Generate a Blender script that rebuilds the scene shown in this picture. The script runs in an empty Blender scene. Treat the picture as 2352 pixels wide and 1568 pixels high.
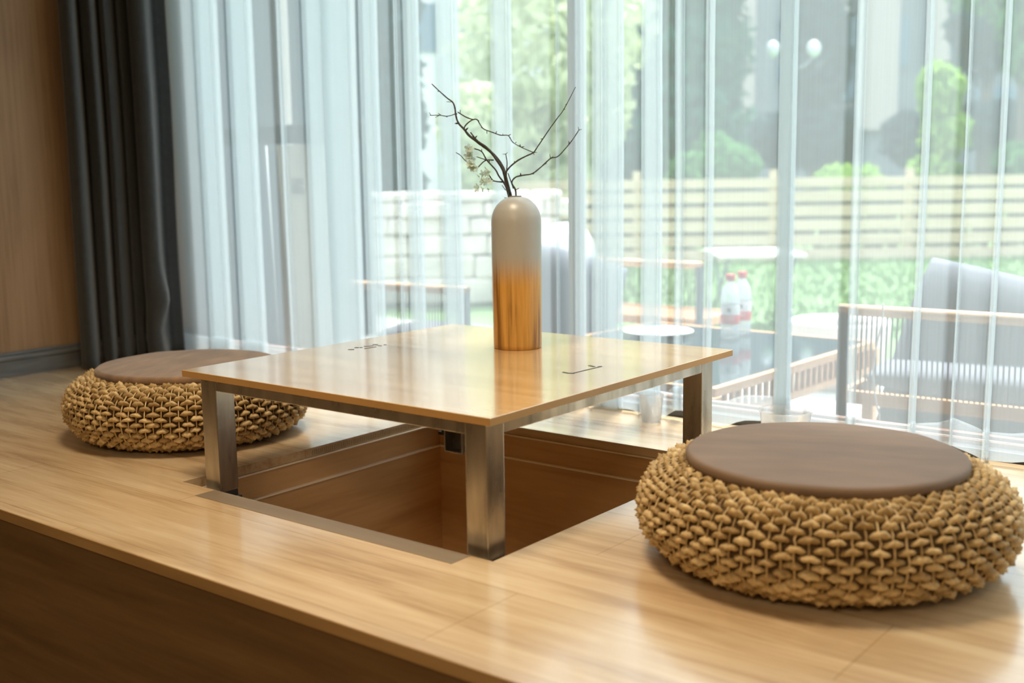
import bpy, bmesh, math, random
from mathutils import Vector, Matrix, noise
PI = math.pi
S = bpy.context.scene
COL = S.collection
PLAT = 0.40                      # platform top above the room floor; everything is built from the platform top and lifted at the end
H = 0.58                         # eye height above the platform
F = 2588.4
M = Matrix(((0.7872122872129294, 0.6165328049879553, -0.013568906907796803),
            (-0.08018632982917914, 0.12415163655121958, 0.9890179592151905),
            (-0.6114466185772185, 0.7774790489237237, -0.14717119662198702)))
MT = M.transposed()
def ray(x, y): return MT @ Vector(((x - 1176) / F, -(y - 784) / F, 1.0))
def atz(x, y, z):
    d = ray(x, y); t = (z - H) / d.z; return d * t + Vector((0, 0, H))
def aty(x, y, Y):
    d = ray(x, y); t = Y / d.y; return d * t + Vector((0, 0, H))
def atd(x, y, dist): return ray(x, y) * dist + Vector((0, 0, H))
def far(px, dist, z):            # a spot on the ground beyond the window
    v = atd(px, 399, dist); return Vector((v.x, v.y, z))
RX = Vector((0.787, 0.617, 0)).normalized(); FW = Vector((-0.617, 0.787, 0)).normalized()
FACE = math.atan2(RX.y, RX.x)

# ------------------------------------------------------------------ materials
def new_mat(name):
    m = bpy.data.materials.new(name); m.use_nodes = True
    return m, m.node_tree.nodes, m.node_tree.links
def P(n): return n['Principled BSDF']
def flat(name, col, rough=0.6, metal=0.0, var=0.0, scale=20.0, bump=0.0, spec=0.5, sheen=0.0, stretch=(1, 1, 1)):
    m, n, l = new_mat(name); b = P(n)
    b.inputs['Base Color'].default_value = (*col, 1); b.inputs['Roughness'].default_value = rough
    b.inputs['Metallic'].default_value = metal; b.inputs['Specular IOR Level'].default_value = spec
    b.inputs['Sheen Weight'].default_value = sheen
    if var or bump:
        tc = n.new('ShaderNodeTexCoord'); mp = n.new('ShaderNodeMapping'); mp.inputs['Scale'].default_value = stretch
        nz = n.new('ShaderNodeTexNoise'); nz.inputs['Scale'].default_value = scale; nz.inputs['Detail'].default_value = 5
        l.new(tc.outputs['Object'], mp.inputs['Vector']); l.new(mp.outputs['Vector'], nz.inputs['Vector'])
        if var:
            r = n.new('ShaderNodeValToRGB')
            r.color_ramp.elements[0].position = 0.3; r.color_ramp.elements[1].position = 0.7
            r.color_ramp.elements[0].color = (*[c * (1 - var) for c in col], 1)
            r.color_ramp.elements[1].color = (*[min(1, c * (1 + var)) for c in col], 1)
            l.new(nz.outputs['Fac'], r.inputs['Fac']); l.new(r.outputs['Color'], b.inputs['Base Color'])
        if bump:
            bp = n.new('ShaderNodeBump'); bp.inputs['Strength'].default_value = bump; bp.inputs['Distance'].default_value = 0.004
            l.new(nz.outputs['Fac'], bp.inputs['Height']); l.new(bp.outputs['Normal'], b.inputs['Normal'])
    return m
def wood(name, c_dark, c_mid, c_light, axis='X', rough=0.3, grain=1.0, spec=0.5, boards=None, coat=0.0, patch=1.0):
    """Laminate wood with the grain along one axis: fine streaks, broad tonal patches, thin board seams."""
    m, n, l = new_mat(name); b = P(n)
    tc = n.new('ShaderNodeTexCoord')
    def mapped(sc):
        mp = n.new('ShaderNodeMapping'); mp.inputs['Scale'].default_value = sc
        l.new(tc.outputs['Object'], mp.inputs['Vector']); return mp
    ax = 'XYZ'.index(axis)
    def st(long_, cross): return tuple(long_ if i == ax else cross for i in range(3))
    n1 = n.new('ShaderNodeTexNoise'); n1.inputs['Scale'].default_value = 1; n1.inputs['Detail'].default_value = 8; n1.inputs['Roughness'].default_value = 0.62; n1.inputs['Distortion'].default_value = 0.5
    l.new(mapped(st(2.2, 60 * grain)).outputs[0], n1.inputs['Vector'])
    n2 = n.new('ShaderNodeTexNoise'); n2.inputs['Scale'].default_value = 1; n2.inputs['Detail'].default_value = 4; n2.inputs['Distortion'].default_value = 0.8
    l.new(mapped(st(1.3 * patch, 9 * patch)).outputs[0], n2.inputs['Vector'])
    n3 = n.new('ShaderNodeTexNoise'); n3.inputs['Scale'].default_value = 1; n3.inputs['Detail'].default_value = 3
    l.new(mapped(st(9, 260 * grain)).outputs[0], n3.inputs['Vector'])
    mx = n.new('ShaderNodeMath'); mx.operation = 'MULTIPLY_ADD'; mx.inputs[1].default_value = 0.55
    l.new(n2.outputs['Fac'], mx.inputs[0])
    m2 = n.new('ShaderNodeMath'); m2.operation = 'MULTIPLY'; m2.inputs[1].default_value = 0.45
    l.new(n1.outputs['Fac'], m2.inputs[0]); l.new(m2.outputs[0], mx.inputs[2])
    m3 = n.new('ShaderNodeMath'); m3.operation = 'MULTIPLY_ADD'; m3.inputs[1].default_value = 0.14; m3.inputs[2].default_value = -0.07
    l.new(n3.outputs['Fac'], m3.inputs[0])
    ad = n.new('ShaderNodeMath'); ad.operation = 'ADD'; l.new(mx.outputs[0], ad.inputs[0]); l.new(m3.outputs[0], ad.inputs[1])
    r = n.new('ShaderNodeValToRGB'); e = r.color_ramp.elements
    e[0].position = 0.33; e[0].color = (*c_dark, 1); e[1].position = 0.66; e[1].color = (*c_light, 1)
    k = e.new(0.49); k.color = (*c_mid, 1)
    l.new(ad.outputs[0], r.inputs['Fac'])
    out = r.outputs['Color']
    if boards:
        bk = n.new('ShaderNodeTexBrick'); bk.offset = 0.37
        bk.inputs['Scale'].default_value = 1; bk.inputs['Mortar Size'].default_value = boards[2]; bk.inputs['Mortar Smooth'].default_value = 0.4
        bk.inputs['Brick Width'].default_value = boards[0]; bk.inputs['Row Height'].default_value = boards[1]
        bk.inputs['Color1'].default_value = (1, 1, 1, 1); bk.inputs['Color2'].default_value = (0.93, 0.92, 0.9, 1); bk.inputs['Mortar'].default_value = (0.72, 0.66, 0.58, 1)
        mp = n.new('ShaderNodeMapping'); mp.inputs['Location'].default_value = boards[3]
        l.new(tc.outputs['Object'], mp.inputs['Vector']); l.new(mp.outputs[0], bk.inputs['Vector'])
        mm = n.new('ShaderNodeMix'); mm.data_type = 'RGBA'; mm.blend_type = 'MULTIPLY'; mm.inputs[0].default_value = 1
        l.new(out, mm.inputs[6]); l.new(bk.outputs['Color'], mm.inputs[7]); out = mm.outputs[2]
    l.new(out, b.inputs['Base Color'])
    rr = n.new('ShaderNodeMapRange'); rr.inputs['To Min'].default_value = rough * 0.85; rr.inputs['To Max'].default_value = rough * 1.2
    l.new(n1.outputs['Fac'], rr.inputs['Value']); l.new(rr.outputs[0], b.inputs['Roughness'])
    b.inputs['Specular IOR Level'].default_value = spec; b.inputs['Coat Weight'].default_value = coat; b.inputs['Coat Roughness'].default_value = rough * 0.6
    return m
def leafy(name, c1, c2, trans=0.35):
    m, n, l = new_mat(name); n.remove(P(n)); out = n['Material Output']
    g = n.new('ShaderNodeNewGeometry'); r = n.new('ShaderNodeValToRGB')
    r.color_ramp.elements[0].color = (*c1, 1); r.color_ramp.elements[1].color = (*c2, 1)
    l.new(g.outputs['Random Per Island'], r.inputs['Fac'])
    d = n.new('ShaderNodeBsdfDiffuse'); t = n.new('ShaderNodeBsdfTranslucent'); mx = n.new('ShaderNodeMixShader'); mx.inputs[0].default_value = trans
    l.new(r.outputs['Color'], d.inputs['Color']); l.new(r.outputs['Color'], t.inputs['Color'])
    l.new(d.outputs[0], mx.inputs[1]); l.new(t.outputs[0], mx.inputs[2]); l.new(mx.outputs[0], out.inputs['Surface'])
    return m
def cover_mat(name, cover, edge_cover, col, trans=0.6, thread=900.0):
    """Open-weave voile: holes let the view through, threads scatter and transmit light; more thread at a slant."""
    m, n, l = new_mat(name); n.remove(P(n)); out = n['Material Output']
    tr = n.new('ShaderNodeBsdfTransparent'); d = n.new('ShaderNodeBsdfDiffuse'); t = n.new('ShaderNodeBsdfTranslucent')
    d.inputs['Color'].default_value = (*col, 1); t.inputs['Color'].default_value = (*col, 1)
    a = n.new('ShaderNodeMixShader'); a.inputs[0].default_value = trans
    l.new(d.outputs[0], a.inputs[1]); l.new(t.outputs[0], a.inputs[2])
    lw = n.new('ShaderNodeLayerWeight'); lw.inputs['Blend'].default_value = 0.35
    mr = n.new('ShaderNodeMapRange'); mr.inputs['To Min'].default_value = cover; mr.inputs['To Max'].default_value = edge_cover
    l.new(lw.outputs['Facing'], mr.inputs['Value'])
    tc = n.new('ShaderNodeTexCoord'); mp = n.new('ShaderNodeMapping'); mp.inputs['Scale'].default_value = (220, 220, 3)
    nz = n.new('ShaderNodeTexNoise'); nz.inputs['Scale'].default_value = 1; nz.inputs['Detail'].default_value = 2
    l.new(tc.outputs['Object'], mp.inputs['Vector']); l.new(mp.outputs[0], nz.inputs['Vector'])
    ma = n.new('ShaderNodeMath'); ma.operation = 'MULTIPLY_ADD'; ma.inputs[1].default_value = 0.04; ma.inputs[2].default_value = -0.02
    l.new(nz.outputs['Fac'], ma.inputs[0])
    ad = n.new('ShaderNodeMath'); ad.use_clamp = True; l.new(mr.outputs[0], ad.inputs[0]); l.new(ma.outputs[0], ad.inputs[1])
    mx = n.new('ShaderNodeMixShader'); l.new(ad.outputs[0], mx.inputs[0]); l.new(tr.outputs[0], mx.inputs[1]); l.new(a.outputs[0], mx.inputs[2])
    l.new(mx.outputs[0], out.inputs['Surface'])
    return m
def clear(name, tint, gloss=0.08, rough=0.05, haze=0.0, hazecol=(0.9, 0.93, 0.95)):
    m, n, l = new_mat(name); n.remove(P(n)); out = n['Material Output']
    tr = n.new('ShaderNodeBsdfTransparent'); tr.inputs['Color'].default_value = (*tint, 1)
    g = n.new('ShaderNodeBsdfGlossy'); g.inputs['Roughness'].default_value = rough
    fr = n.new('ShaderNodeFresnel'); fr.inputs['IOR'].default_value = 1.45
    mm = n.new('ShaderNodeMath'); mm.operation = 'MULTIPLY'; mm.inputs[1].default_value = gloss / 0.08; mm.use_clamp = True
    l.new(fr.outputs[0], mm.inputs[0])
    mx = n.new('ShaderNodeMixShader'); l.new(mm.outputs[0], mx.inputs[0]); l.new(tr.outputs[0], mx.inputs[1]); l.new(g.outputs[0], mx.inputs[2])
    last = mx
    if haze:
        d = n.new('ShaderNodeBsdfDiffuse'); d.inputs['Color'].default_value = (*hazecol, 1)
        t = n.new('ShaderNodeBsdfTranslucent'); t.inputs['Color'].default_value = (*hazecol, 1)
        a = n.new('ShaderNodeAddShader'); a = n.new('ShaderNodeMixShader'); a.inputs[0].default_value = 0.5
        l.new(d.outputs[0], a.inputs[1]); l.new(t.outputs[0], a.inputs[2])
        m2 = n.new('ShaderNodeMixShader'); m2.inputs[0].default_value = haze
        l.new(mx.outputs[0], m2.inputs[1]); l.new(a.outputs[0], m2.inputs[2]); last = m2
    l.new(last.outputs[0], out.inputs['Surface'])
    return m
MAT = {}
MAT['deck'] = wood('deck_laminate', (0.35, 0.215, 0.105), (0.57, 0.412, 0.243), (0.69, 0.54, 0.345), 'X', 0.25, 0.6, 0.6, (1.24, 0.197, 0.0012, (0.31, -0.965, 0)), patch=1.15, coat=0.9)
MAT['deck_edge'] = wood('deck_edge_band', (0.25, 0.14, 0.05), (0.34, 0.2, 0.075), (0.42, 0.26, 0.105), 'X', 0.4, 0.6)
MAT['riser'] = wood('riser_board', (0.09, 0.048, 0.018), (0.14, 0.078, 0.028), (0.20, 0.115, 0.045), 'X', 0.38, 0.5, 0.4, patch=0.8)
MAT['pit'] = wood('pit_board_across', (0.44, 0.25, 0.105), (0.56, 0.345, 0.155), (0.66, 0.43, 0.21), 'X', 0.35, 0.5, 0.45)
MAT['pit_y'] = wood('pit_board_along', (0.44, 0.25, 0.105), (0.56, 0.345, 0.155), (0.66, 0.43, 0.21), 'Y', 0.35, 0.5, 0.45)
MAT['edge_light'] = flat('lit_edge_band', (0.93, 0.82, 0.64), 0.35)  # window light catching the pit edges is painted into this pale tone
MAT['vent'] = flat('vent_alloy', (0.45, 0.36, 0.22), 0.4)
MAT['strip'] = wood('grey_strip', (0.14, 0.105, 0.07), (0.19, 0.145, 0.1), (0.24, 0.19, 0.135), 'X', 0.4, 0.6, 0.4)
MAT['table'] = wood('table_laminate', (0.44, 0.265, 0.11), (0.56, 0.37, 0.175), (0.66, 0.47, 0.25), 'X', 0.17, 0.45, 0.75, coat=1.0)
MAT['table_edge'] = flat('table_edge_band', (0.44, 0.25, 0.085), 0.4, var=0.08, scale=6)
MAT['slot'] = flat('dark_slot', (0.03, 0.03, 0.03), 0.5)
MAT['veneer'] = wood('wall_veneer', (0.18, 0.106, 0.056), (0.245, 0.153, 0.084), (0.305, 0.198, 0.115), 'Z', 0.5, 1.6, 0.3)
MAT['skirt'] = flat('skirting_grey', (0.10, 0.105, 0.11), 0.5, var=0.25, scale=18, stretch=(1, 0.4, 4))
MAT['plaster'] = flat('ceiling_plaster', (0.62, 0.58, 0.52), 0.9)
MAT['dimwall'] = flat('dim_wall_paint', (0.55, 0.47, 0.37), 0.9)
MAT['floor'] = wood('floor_board', (0.10, 0.06, 0.03), (0.14, 0.085, 0.04), (0.19, 0.12, 0.06), 'X', 0.5)
def steel(name):
    m, n, l = new_mat(name); b = P(n); b.inputs['Metallic'].default_value = 0.92
    tc = n.new('ShaderNodeTexCoord'); mp = n.new('ShaderNodeMapping'); mp.inputs['Scale'].default_value = (30, 30, 6)
    nz = n.new('ShaderNodeTexNoise'); nz.inputs['Scale'].default_value = 1; nz.inputs['Detail'].default_value = 7
    l.new(tc.outputs['Object'], mp.inputs['Vector']); l.new(mp.outputs[0], nz.inputs['Vector'])
    r = n.new('ShaderNodeValToRGB'); r.color_ramp.elements[0].color = (0.27, 0.235, 0.185, 1); r.color_ramp.elements[1].color = (0.56, 0.51, 0.43, 1)
    r.color_ramp.elements[0].position = 0.3; r.color_ramp.elements[1].position = 0.65
    l.new(nz.outputs['Fac'], r.inputs['Fac']); l.new(r.outputs['Color'], b.inputs['Base Color'])
    mr = n.new('ShaderNodeMapRange'); mr.inputs['To Min'].default_value = 0.36; mr.inputs['To Max'].default_value = 0.16
    l.new(nz.outputs['Fac'], mr.inputs['Value']); l.new(mr.outputs[0], b.inputs['Roughness'])
    return m
MAT['steel'] = steel('worn_steel')
MAT['black'] = flat('black_plastic', (0.015, 0.014, 0.013), 0.5)
def ombre():
    m, n, l = new_mat('dipped_bamboo'); b = P(n)
    tc = n.new('ShaderNodeTexCoord'); sp = n.new('ShaderNodeSeparateXYZ'); l.new(tc.outputs['Object'], sp.inputs[0])
    nz = n.new('ShaderNodeTexNoise'); nz.inputs['Scale'].default_value = 1; nz.inputs['Detail'].default_value = 6
    mp = n.new('ShaderNodeMapping'); mp.inputs['Scale'].default_value = (150, 150, 5); l.new(tc.outputs['Object'], mp.inputs[0]); l.new(mp.outputs[0], nz.inputs['Vector'])
    n2 = n.new('ShaderNodeTexNoise'); n2.inputs['Scale'].default_value = 1; n2.inputs['Detail'].default_value = 3
    m2 = n.new('ShaderNodeMapping'); m2.inputs['Scale'].default_value = (45, 45, 4); l.new(tc.outputs['Object'], m2.inputs[0]); l.new(m2.outputs[0], n2.inputs['Vector'])
    av = n.new('ShaderNodeMath'); av.operation = 'ADD'; l.new(nz.outputs['Fac'], av.inputs[0]); l.new(n2.outputs['Fac'], av.inputs[1])
    hv = n.new('ShaderNodeMath'); hv.operation = 'MULTIPLY'; hv.inputs[1].default_value = 0.5; l.new(av.outputs[0], hv.inputs[0])
    r = n.new('ShaderNodeValToRGB'); e = r.color_ramp.elements
    e[0].position = 0.38; e[0].color = (0.20, 0.085, 0.015, 1); e[1].position = 0.58; e[1].color = (0.56, 0.30, 0.07, 1); k = e.new(0.46); k.color = (0.42, 0.22, 0.045, 1)
    l.new(hv.outputs[0], r.inputs['Fac'])
    ad = n.new('ShaderNodeMath'); ad.operation = 'MULTIPLY_ADD'; ad.inputs[1].default_value = 0.02; l.new(nz.outputs['Fac'], ad.inputs[0]); l.new(sp.outputs['Z'], ad.inputs[2])
    mr = n.new('ShaderNodeMapRange'); mr.interpolation_type = 'SMOOTHSTEP'; mr.inputs['From Min'].default_value = 0.138; mr.inputs['From Max'].default_value = 0.215
    l.new(ad.outputs[0], mr.inputs['Value'])
    mx = n.new('ShaderNodeMix'); mx.data_type = 'RGBA'; l.new(mr.outputs[0], mx.inputs[0]); l.new(r.outputs['Color'], mx.inputs[6]); mx.inputs[7].default_value = (0.345, 0.345, 0.33, 1)
    l.new(mx.outputs[2], b.inputs['Base Color']); b.inputs['Roughness'].default_value = 0.34
    return m
MAT['vase'] = ombre()
MAT['bark'] = flat('dark_bark', (0.035, 0.03, 0.026), 0.8, var=0.4, scale=120)
MAT['petal'] = leafy('cream_petal', (0.50, 0.60, 0.52), (0.72, 0.82, 0.76), 0.55)
def straw():
    m, n, l = new_mat('seagrass_straw'); b = P(n)
    g = n.new('ShaderNodeNewGeometry'); r = n.new('ShaderNodeValToRGB'); e = r.color_ramp.elements
    e[0].color = (0.32, 0.205, 0.08, 1); e[1].color = (0.60, 0.44, 0.225, 1); k = e.new(0.5); k.color = (0.46, 0.315, 0.14, 1)
    l.new(g.outputs['Random Per Island'], r.inputs['Fac'])
    tc = n.new('ShaderNodeTexCoord'); nz = n.new('ShaderNodeTexNoise'); nz.inputs['Scale'].default_value = 160; nz.inputs['Detail'].default_value = 4
    l.new(tc.outputs['Object'], nz.inputs['Vector'])
    mr = n.new('ShaderNodeMapRange'); mr.inputs['From Min'].default_value = 0.3; mr.inputs['From Max'].default_value = 0.7; mr.inputs['To Min'].default_value = 0.7; mr.inputs['To Max'].default_value = 1.15
    l.new(nz.outputs['Fac'], mr.inputs['Value'])
    mx = n.new('ShaderNodeMix'); mx.data_type = 'RGBA'; mx.blend_type = 'MULTIPLY'; mx.inputs[0].default_value = 1
    l.new(r.outputs['Color'], mx.inputs[6]); l.new(mr.outputs[0], mx.inputs[7]); l.new(mx.outputs[2], b.inputs['Base Color'])
    b.inputs['Roughness'].default_value = 0.6; b.inputs['Specular IOR Level'].default_value = 0.3
    bp = n.new('ShaderNodeBump'); bp.inputs['Strength'].default_value = 0.5; bp.inputs['Distance'].default_value = 0.002
    l.new(nz.outputs['Fac'], bp.inputs['Height']); l.new(bp.outputs['Normal'], b.inputs['Normal'])
    return m
MAT['straw'] = straw()
MAT['core'] = flat('pouf_core', (0.10, 0.055, 0.02), 0.9)
MAT['leather'] = flat('taupe_leather', (0.175, 0.112, 0.07), 0.55, spec=0.22, var=0.14, scale=7, bump=0.25, stretch=(1, 3, 1))
MAT['suede'] = flat('brown_suede', (0.20, 0.12, 0.068), 0.8, spec=0.15, var=0.28, scale=10, bump=0.2, sheen=0.25, stretch=(1, 3, 1))
MAT['drape'] = flat('charcoal_drape', (0.019, 0.022, 0.025), 0.85, var=0.15, scale=60, bump=0.15, sheen=0.15)
MAT['sheer'] = cover_mat('white_voile', 0.34, 0.34, (0.68, 0.76, 0.79), 0.70)
MAT['hem'] = cover_mat('white_voile_hem', 0.42, 0.42, (0.72, 0.77, 0.80), 0.72)
MAT['frame'] = flat('window_frame_grey', (0.06, 0.062, 0.068), 0.4)
MAT['stile'] = flat('window_stile_grey', (0.24, 0.26, 0.28), 0.45)
MAT['copper'] = flat('track_brown', (0.30, 0.13, 0.08), 0.35)
MAT['silver'] = flat('track_silver', (0.8, 0.78, 0.78), 0.3, metal=0.6)
MAT['glass'] = clear('window_glass', (0.95, 0.98, 0.975), 0.07, 0.0)
MAT['cup'] = clear('clear_plastic', (0.975, 0.98, 0.985), 0.045, 0.1, haze=0.16)
MAT['pet'] = clear('bottle_plastic', (0.86, 0.93, 0.95), 0.07, 0.08, haze=0.45)
MAT['red'] = flat('red_plastic', (0.72, 0.02, 0.035), 0.35)
MAT['label_white'] = flat('label_white', (0.85, 0.86, 0.88), 0.4)
MAT['label_dark'] = flat('label_dark', (0.05, 0.06, 0.10), 0.5)
MAT['patio'] = flat('patio_stone', (0.52, 0.50, 0.46), 0.6, var=0.12, scale=4)
MAT['grass'] = leafy('lawn_grass', (0.09, 0.18, 0.055), (0.17, 0.28, 0.095), 0.3)
MAT['lawn'] = flat('lawn_soil', (0.11, 0.20, 0.065), 0.9, var=0.2, scale=3)
MAT['fence'] = wood('fence_pine', (0.50, 0.37, 0.24), (0.64, 0.48, 0.335), (0.72, 0.57, 0.42), 'X', 0.7, 0.12)
MAT['chairwood'] = wood('chair_teak', (0.45, 0.20, 0.08), (0.58, 0.29, 0.13), (0.68, 0.38, 0.19), 'X', 0.4, 0.5)
MAT['rail'] = wood('rail_teak', (0.55, 0.30, 0.15), (0.70, 0.42, 0.24), (0.80, 0.52, 0.32), 'X', 0.4, 0.5)
MAT['rope'] = flat('chair_rope', (0.17, 0.16, 0.155), 0.8)
MAT['metal_dark'] = flat('chair_post', (0.15, 0.18, 0.22), 0.45)
MAT['cushion'] = flat('grey_cushion', (0.17, 0.18, 0.215), 0.9, var=0.12, scale=8, bump=0.2)
MAT['white'] = flat('white_paint', (0.85, 0.84, 0.81), 0.5)
MAT['cord'] = flat('white_cord', (0.8, 0.8, 0.8), 0.7)
def dark_glass():
    m, n, l = new_mat('dark_table_glass'); b = P(n); b.inputs['Base Color'].default_value = (0.012, 0.03, 0.04, 1); b.inputs['Roughness'].default_value = 0.04; b.inputs['Specular IOR Level'].default_value = 0.7
    return m
MAT['darkglass'] = dark_glass()
MAT['stone'] = flat('pale_rock', (0.66, 0.60, 0.53), 0.9, var=0.2, scale=5, bump=0.5)
MAT['planter'] = flat('planter_pale', (0.60, 0.55, 0.51), 0.7)
MAT['soil'] = flat('planter_inside', (0.30, 0.24, 0.20), 0.9)
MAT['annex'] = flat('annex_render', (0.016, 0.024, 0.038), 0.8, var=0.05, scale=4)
MAT['board'] = flat('cream_board', (0.80, 0.76, 0.66), 0.6, var=0.05, scale=10)
MAT['bld'] = flat('building_render', (0.16, 0.175, 0.21), 0.85, var=0.12, scale=1)
MAT['pilaster'] = flat('building_pilaster', (0.44, 0.36, 0.35), 0.85)
MAT['pane'] = flat('building_pane', (0.10, 0.17, 0.24), 0.15)
MAT['pale_bld'] = flat('pale_facade', (0.80, 0.77, 0.77), 0.8)
MAT['globe'] = flat('lamp_globe_glass', (0.72, 0.76, 0.8), 0.3)
MAT['trunk'] = flat('tree_bark', (0.09, 0.07, 0.055), 0.9, var=0.3, scale=12)
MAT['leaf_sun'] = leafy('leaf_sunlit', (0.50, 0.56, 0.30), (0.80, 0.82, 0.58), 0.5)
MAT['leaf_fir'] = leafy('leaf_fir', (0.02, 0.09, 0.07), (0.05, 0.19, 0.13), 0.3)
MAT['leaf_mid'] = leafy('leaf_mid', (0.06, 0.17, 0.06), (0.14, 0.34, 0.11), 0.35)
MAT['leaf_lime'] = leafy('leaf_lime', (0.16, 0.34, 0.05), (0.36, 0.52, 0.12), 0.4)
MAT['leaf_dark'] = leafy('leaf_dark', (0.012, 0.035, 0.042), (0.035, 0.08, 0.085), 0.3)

# ------------------------------------------------------------------ mesh helpers
def BM(): return bmesh.new()
def box(bm, x0, x1, y0, y1, z0, z1, bev=0.0, rot=None, mi=0):
    t = bmesh.new(); bmesh.ops.create_cube(t, size=1)
    for v in t.verts: v.co = Vector(((x0 + x1) / 2 + v.co.x * (x1 - x0), (y0 + y1) / 2 + v.co.y * (y1 - y0), (z0 + z1) / 2 + v.co.z * (z1 - z0)))
    if bev: bmesh.ops.bevel(t, geom=t.edges[:], offset=bev, segments=2, profile=0.6, affect='EDGES')
    if rot: bmesh.ops.transform(t, matrix=rot, verts=t.verts)
    for f in t.faces: f.material_index = mi
    merge(bm, t)
def merge(bm, t):
    vm = {}
    for v in t.verts: vm[v] = bm.verts.new(v.co)
    for f in t.faces:
        try:
            g = bm.faces.new([vm[v] for v in f.verts]); g.material_index = f.material_index; g.smooth = f.smooth
        except ValueError: pass
    t.free()
def tube(bm, pts, rad, n=8, caps=True):
    pts = [Vector(p) for p in pts]; rads = rad if isinstance(rad, (list, tuple)) else [rad] * len(pts)
    rings = []; up = Vector((0.13, 0.27, 0.95)).normalized()
    for i, p in enumerate(pts):
        d = (pts[min(i + 1, len(pts) - 1)] - pts[max(i - 1, 0)]).normalized()
        a = d.cross(up)
        if a.length < 1e-3: a = d.cross(Vector((1, 0, 0)))
        a.normalize(); b = a.cross(d).normalized(); up = b
        rings.append([bm.verts.new(p + (a * math.cos(2 * PI * k / n) + b * math.sin(2 * PI * k / n)) * rads[i]) for k in range(n)])
    for i in range(len(rings) - 1):
        for k in range(n):
            f = bm.faces.new((rings[i][k], rings[i][(k + 1) % n], rings[i + 1][(k + 1) % n], rings[i + 1][k])); f.smooth = True
    if caps:
        bm.faces.new(rings[0][::-1]); bm.faces.new(rings[-1])
def lathe(bm, prof, c=(0, 0, 0), n=48, smooth=True, sharp=()):
    c = Vector(c); rings = []
    for r, z in prof:
        if r < 1e-5: rings.append([bm.verts.new(c + Vector((0, 0, z)))])
        else: rings.append([bm.verts.new(c + Vector((r * math.cos(2 * PI * k / n), r * math.sin(2 * PI * k / n), z))) for k in range(n)])
    for i in range(len(rings) - 1):
        A, B = rings[i], rings[i + 1]
        for k in range(n):
            if len(A) == 1 and len(B) == 1: break
            if len(A) == 1: f = bm.faces.new((A[0], B[(k + 1) % n], B[k]))
            elif len(B) == 1: f = bm.faces.new((A[k], A[(k + 1) % n], B[0]))
            else: f = bm.faces.new((A[k], A[(k + 1) % n], B[(k + 1) % n], B[k]))
            f.smooth = smooth
def ellipsoid(bm, c, r, nu=16, nv=10, e=1.0, rot=None):
    t = bmesh.new(); prof = []
    for i in range(nv + 1):
        a = -PI / 2 + PI * i / nv; prof.append((abs(math.cos(a)) ** e if 0 < i < nv else 0, math.copysign(abs(math.sin(a)) ** e, math.sin(a))))
    lathe(t, prof, n=nu)
    for v in t.verts: v.co = Vector((v.co.x * r[0], v.co.y * r[1], v.co.z * r[2]))
    if rot: bmesh.ops.transform(t, matrix=rot, verts=t.verts)
    for v in t.verts: v.co += Vector(c)
    merge(bm, t)
def pillow(bm, c, w, d, hgt, mat4, n=14):
    """A soft box cushion: superellipse outline, bulging faces. Local axes w(x) d(y) h(z), placed with mat4."""
    t = bmesh.new(); grid = []
    for s in (-1, 1):
        g = []
        for i in range(n + 1):
            row = []
            for j in range(n + 1):
                u = -1 + 2 * i / n; v = -1 + 2 * j / n
                uu = math.sin(u * PI / 2); vv = math.sin(v * PI / 2)
                k = max(0, (1 - uu ** 4) * (1 - vv ** 4)) ** 0.35
                ro = 1 - 0.035 * (uu * uu * vv * vv)
                row.append(t.verts.new((uu * w / 2 * ro, vv * d / 2 * ro, s * hgt / 2 * k)))
            g.append(row)
        grid.append(g)
        for i in range(n):
            for j in range(n):
                q = [g[i][j], g[i + 1][j], g[i + 1][j + 1], g[i][j + 1]]
                f = t.faces.new(q if s > 0 else q[::-1]); f.smooth = True
    bmesh.ops.remove_doubles(t, verts=t.verts, dist=1e-5)
    bmesh.ops.transform(t, matrix=Matrix.Translation(Vector(c)) @ mat4, verts=t.verts)
    merge(bm, t)

ROOTS = []
def obj(name, bm, mats, parent=None, local=False, recalc=True):
    """Link a bmesh as one mesh object; under a parent its vertices become local to the thing's base."""
    if recalc: bmesh.ops.recalc_face_normals(bm, faces=bm.faces)
    me = bpy.data.meshes.new(name)
    if parent is not None and not local:
        r = parent
        while r.parent: r = r.parent
        off = -r.location
        for v in bm.verts: v.co += off
    bm.to_mesh(me); bm.free()
    o = bpy.data.objects.new(name, me); COL.objects.link(o)
    for m in (mats if isinstance(mats, (list, tuple)) else [mats]): me.materials.append(MAT[m] if isinstance(m, str) else m)
    if parent is not None: o.parent = parent
    else: ROOTS.append(o)
    return o
def recentre(o, base):
    base = Vector(base)
    for v in o.data.vertices: v.co -= base
    o.location = base; return o
def tag(o, label, cat, group=None, kind=None):
    o['label'] = label; o['category'] = cat
    if group: o['group'] = group
    if kind: o['kind'] = kind
    return o
def thing(name, label, cat, loc, rz=0, group=None, kind=None):
    o = bpy.data.objects.new(name, None); COL.objects.link(o); o.empty_display_size = 0.05
    o.location = loc; o.rotation_euler = (0, 0, rz); ROOTS.append(o)
    return tag(o, label, cat, group, kind)
def struct(name, bm, m, parent=None, label=None):
    o = obj(name, bm, m, parent); o['kind'] = 'structure'
    if label: o['label'] = label
    return o
def copy_tree(o, parent=None):
    c = o.copy(); COL.objects.link(c); c.parent = parent
    if parent is None: ROOTS.append(c)
    for ch in o.children: copy_tree(ch, c)
    return c

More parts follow.
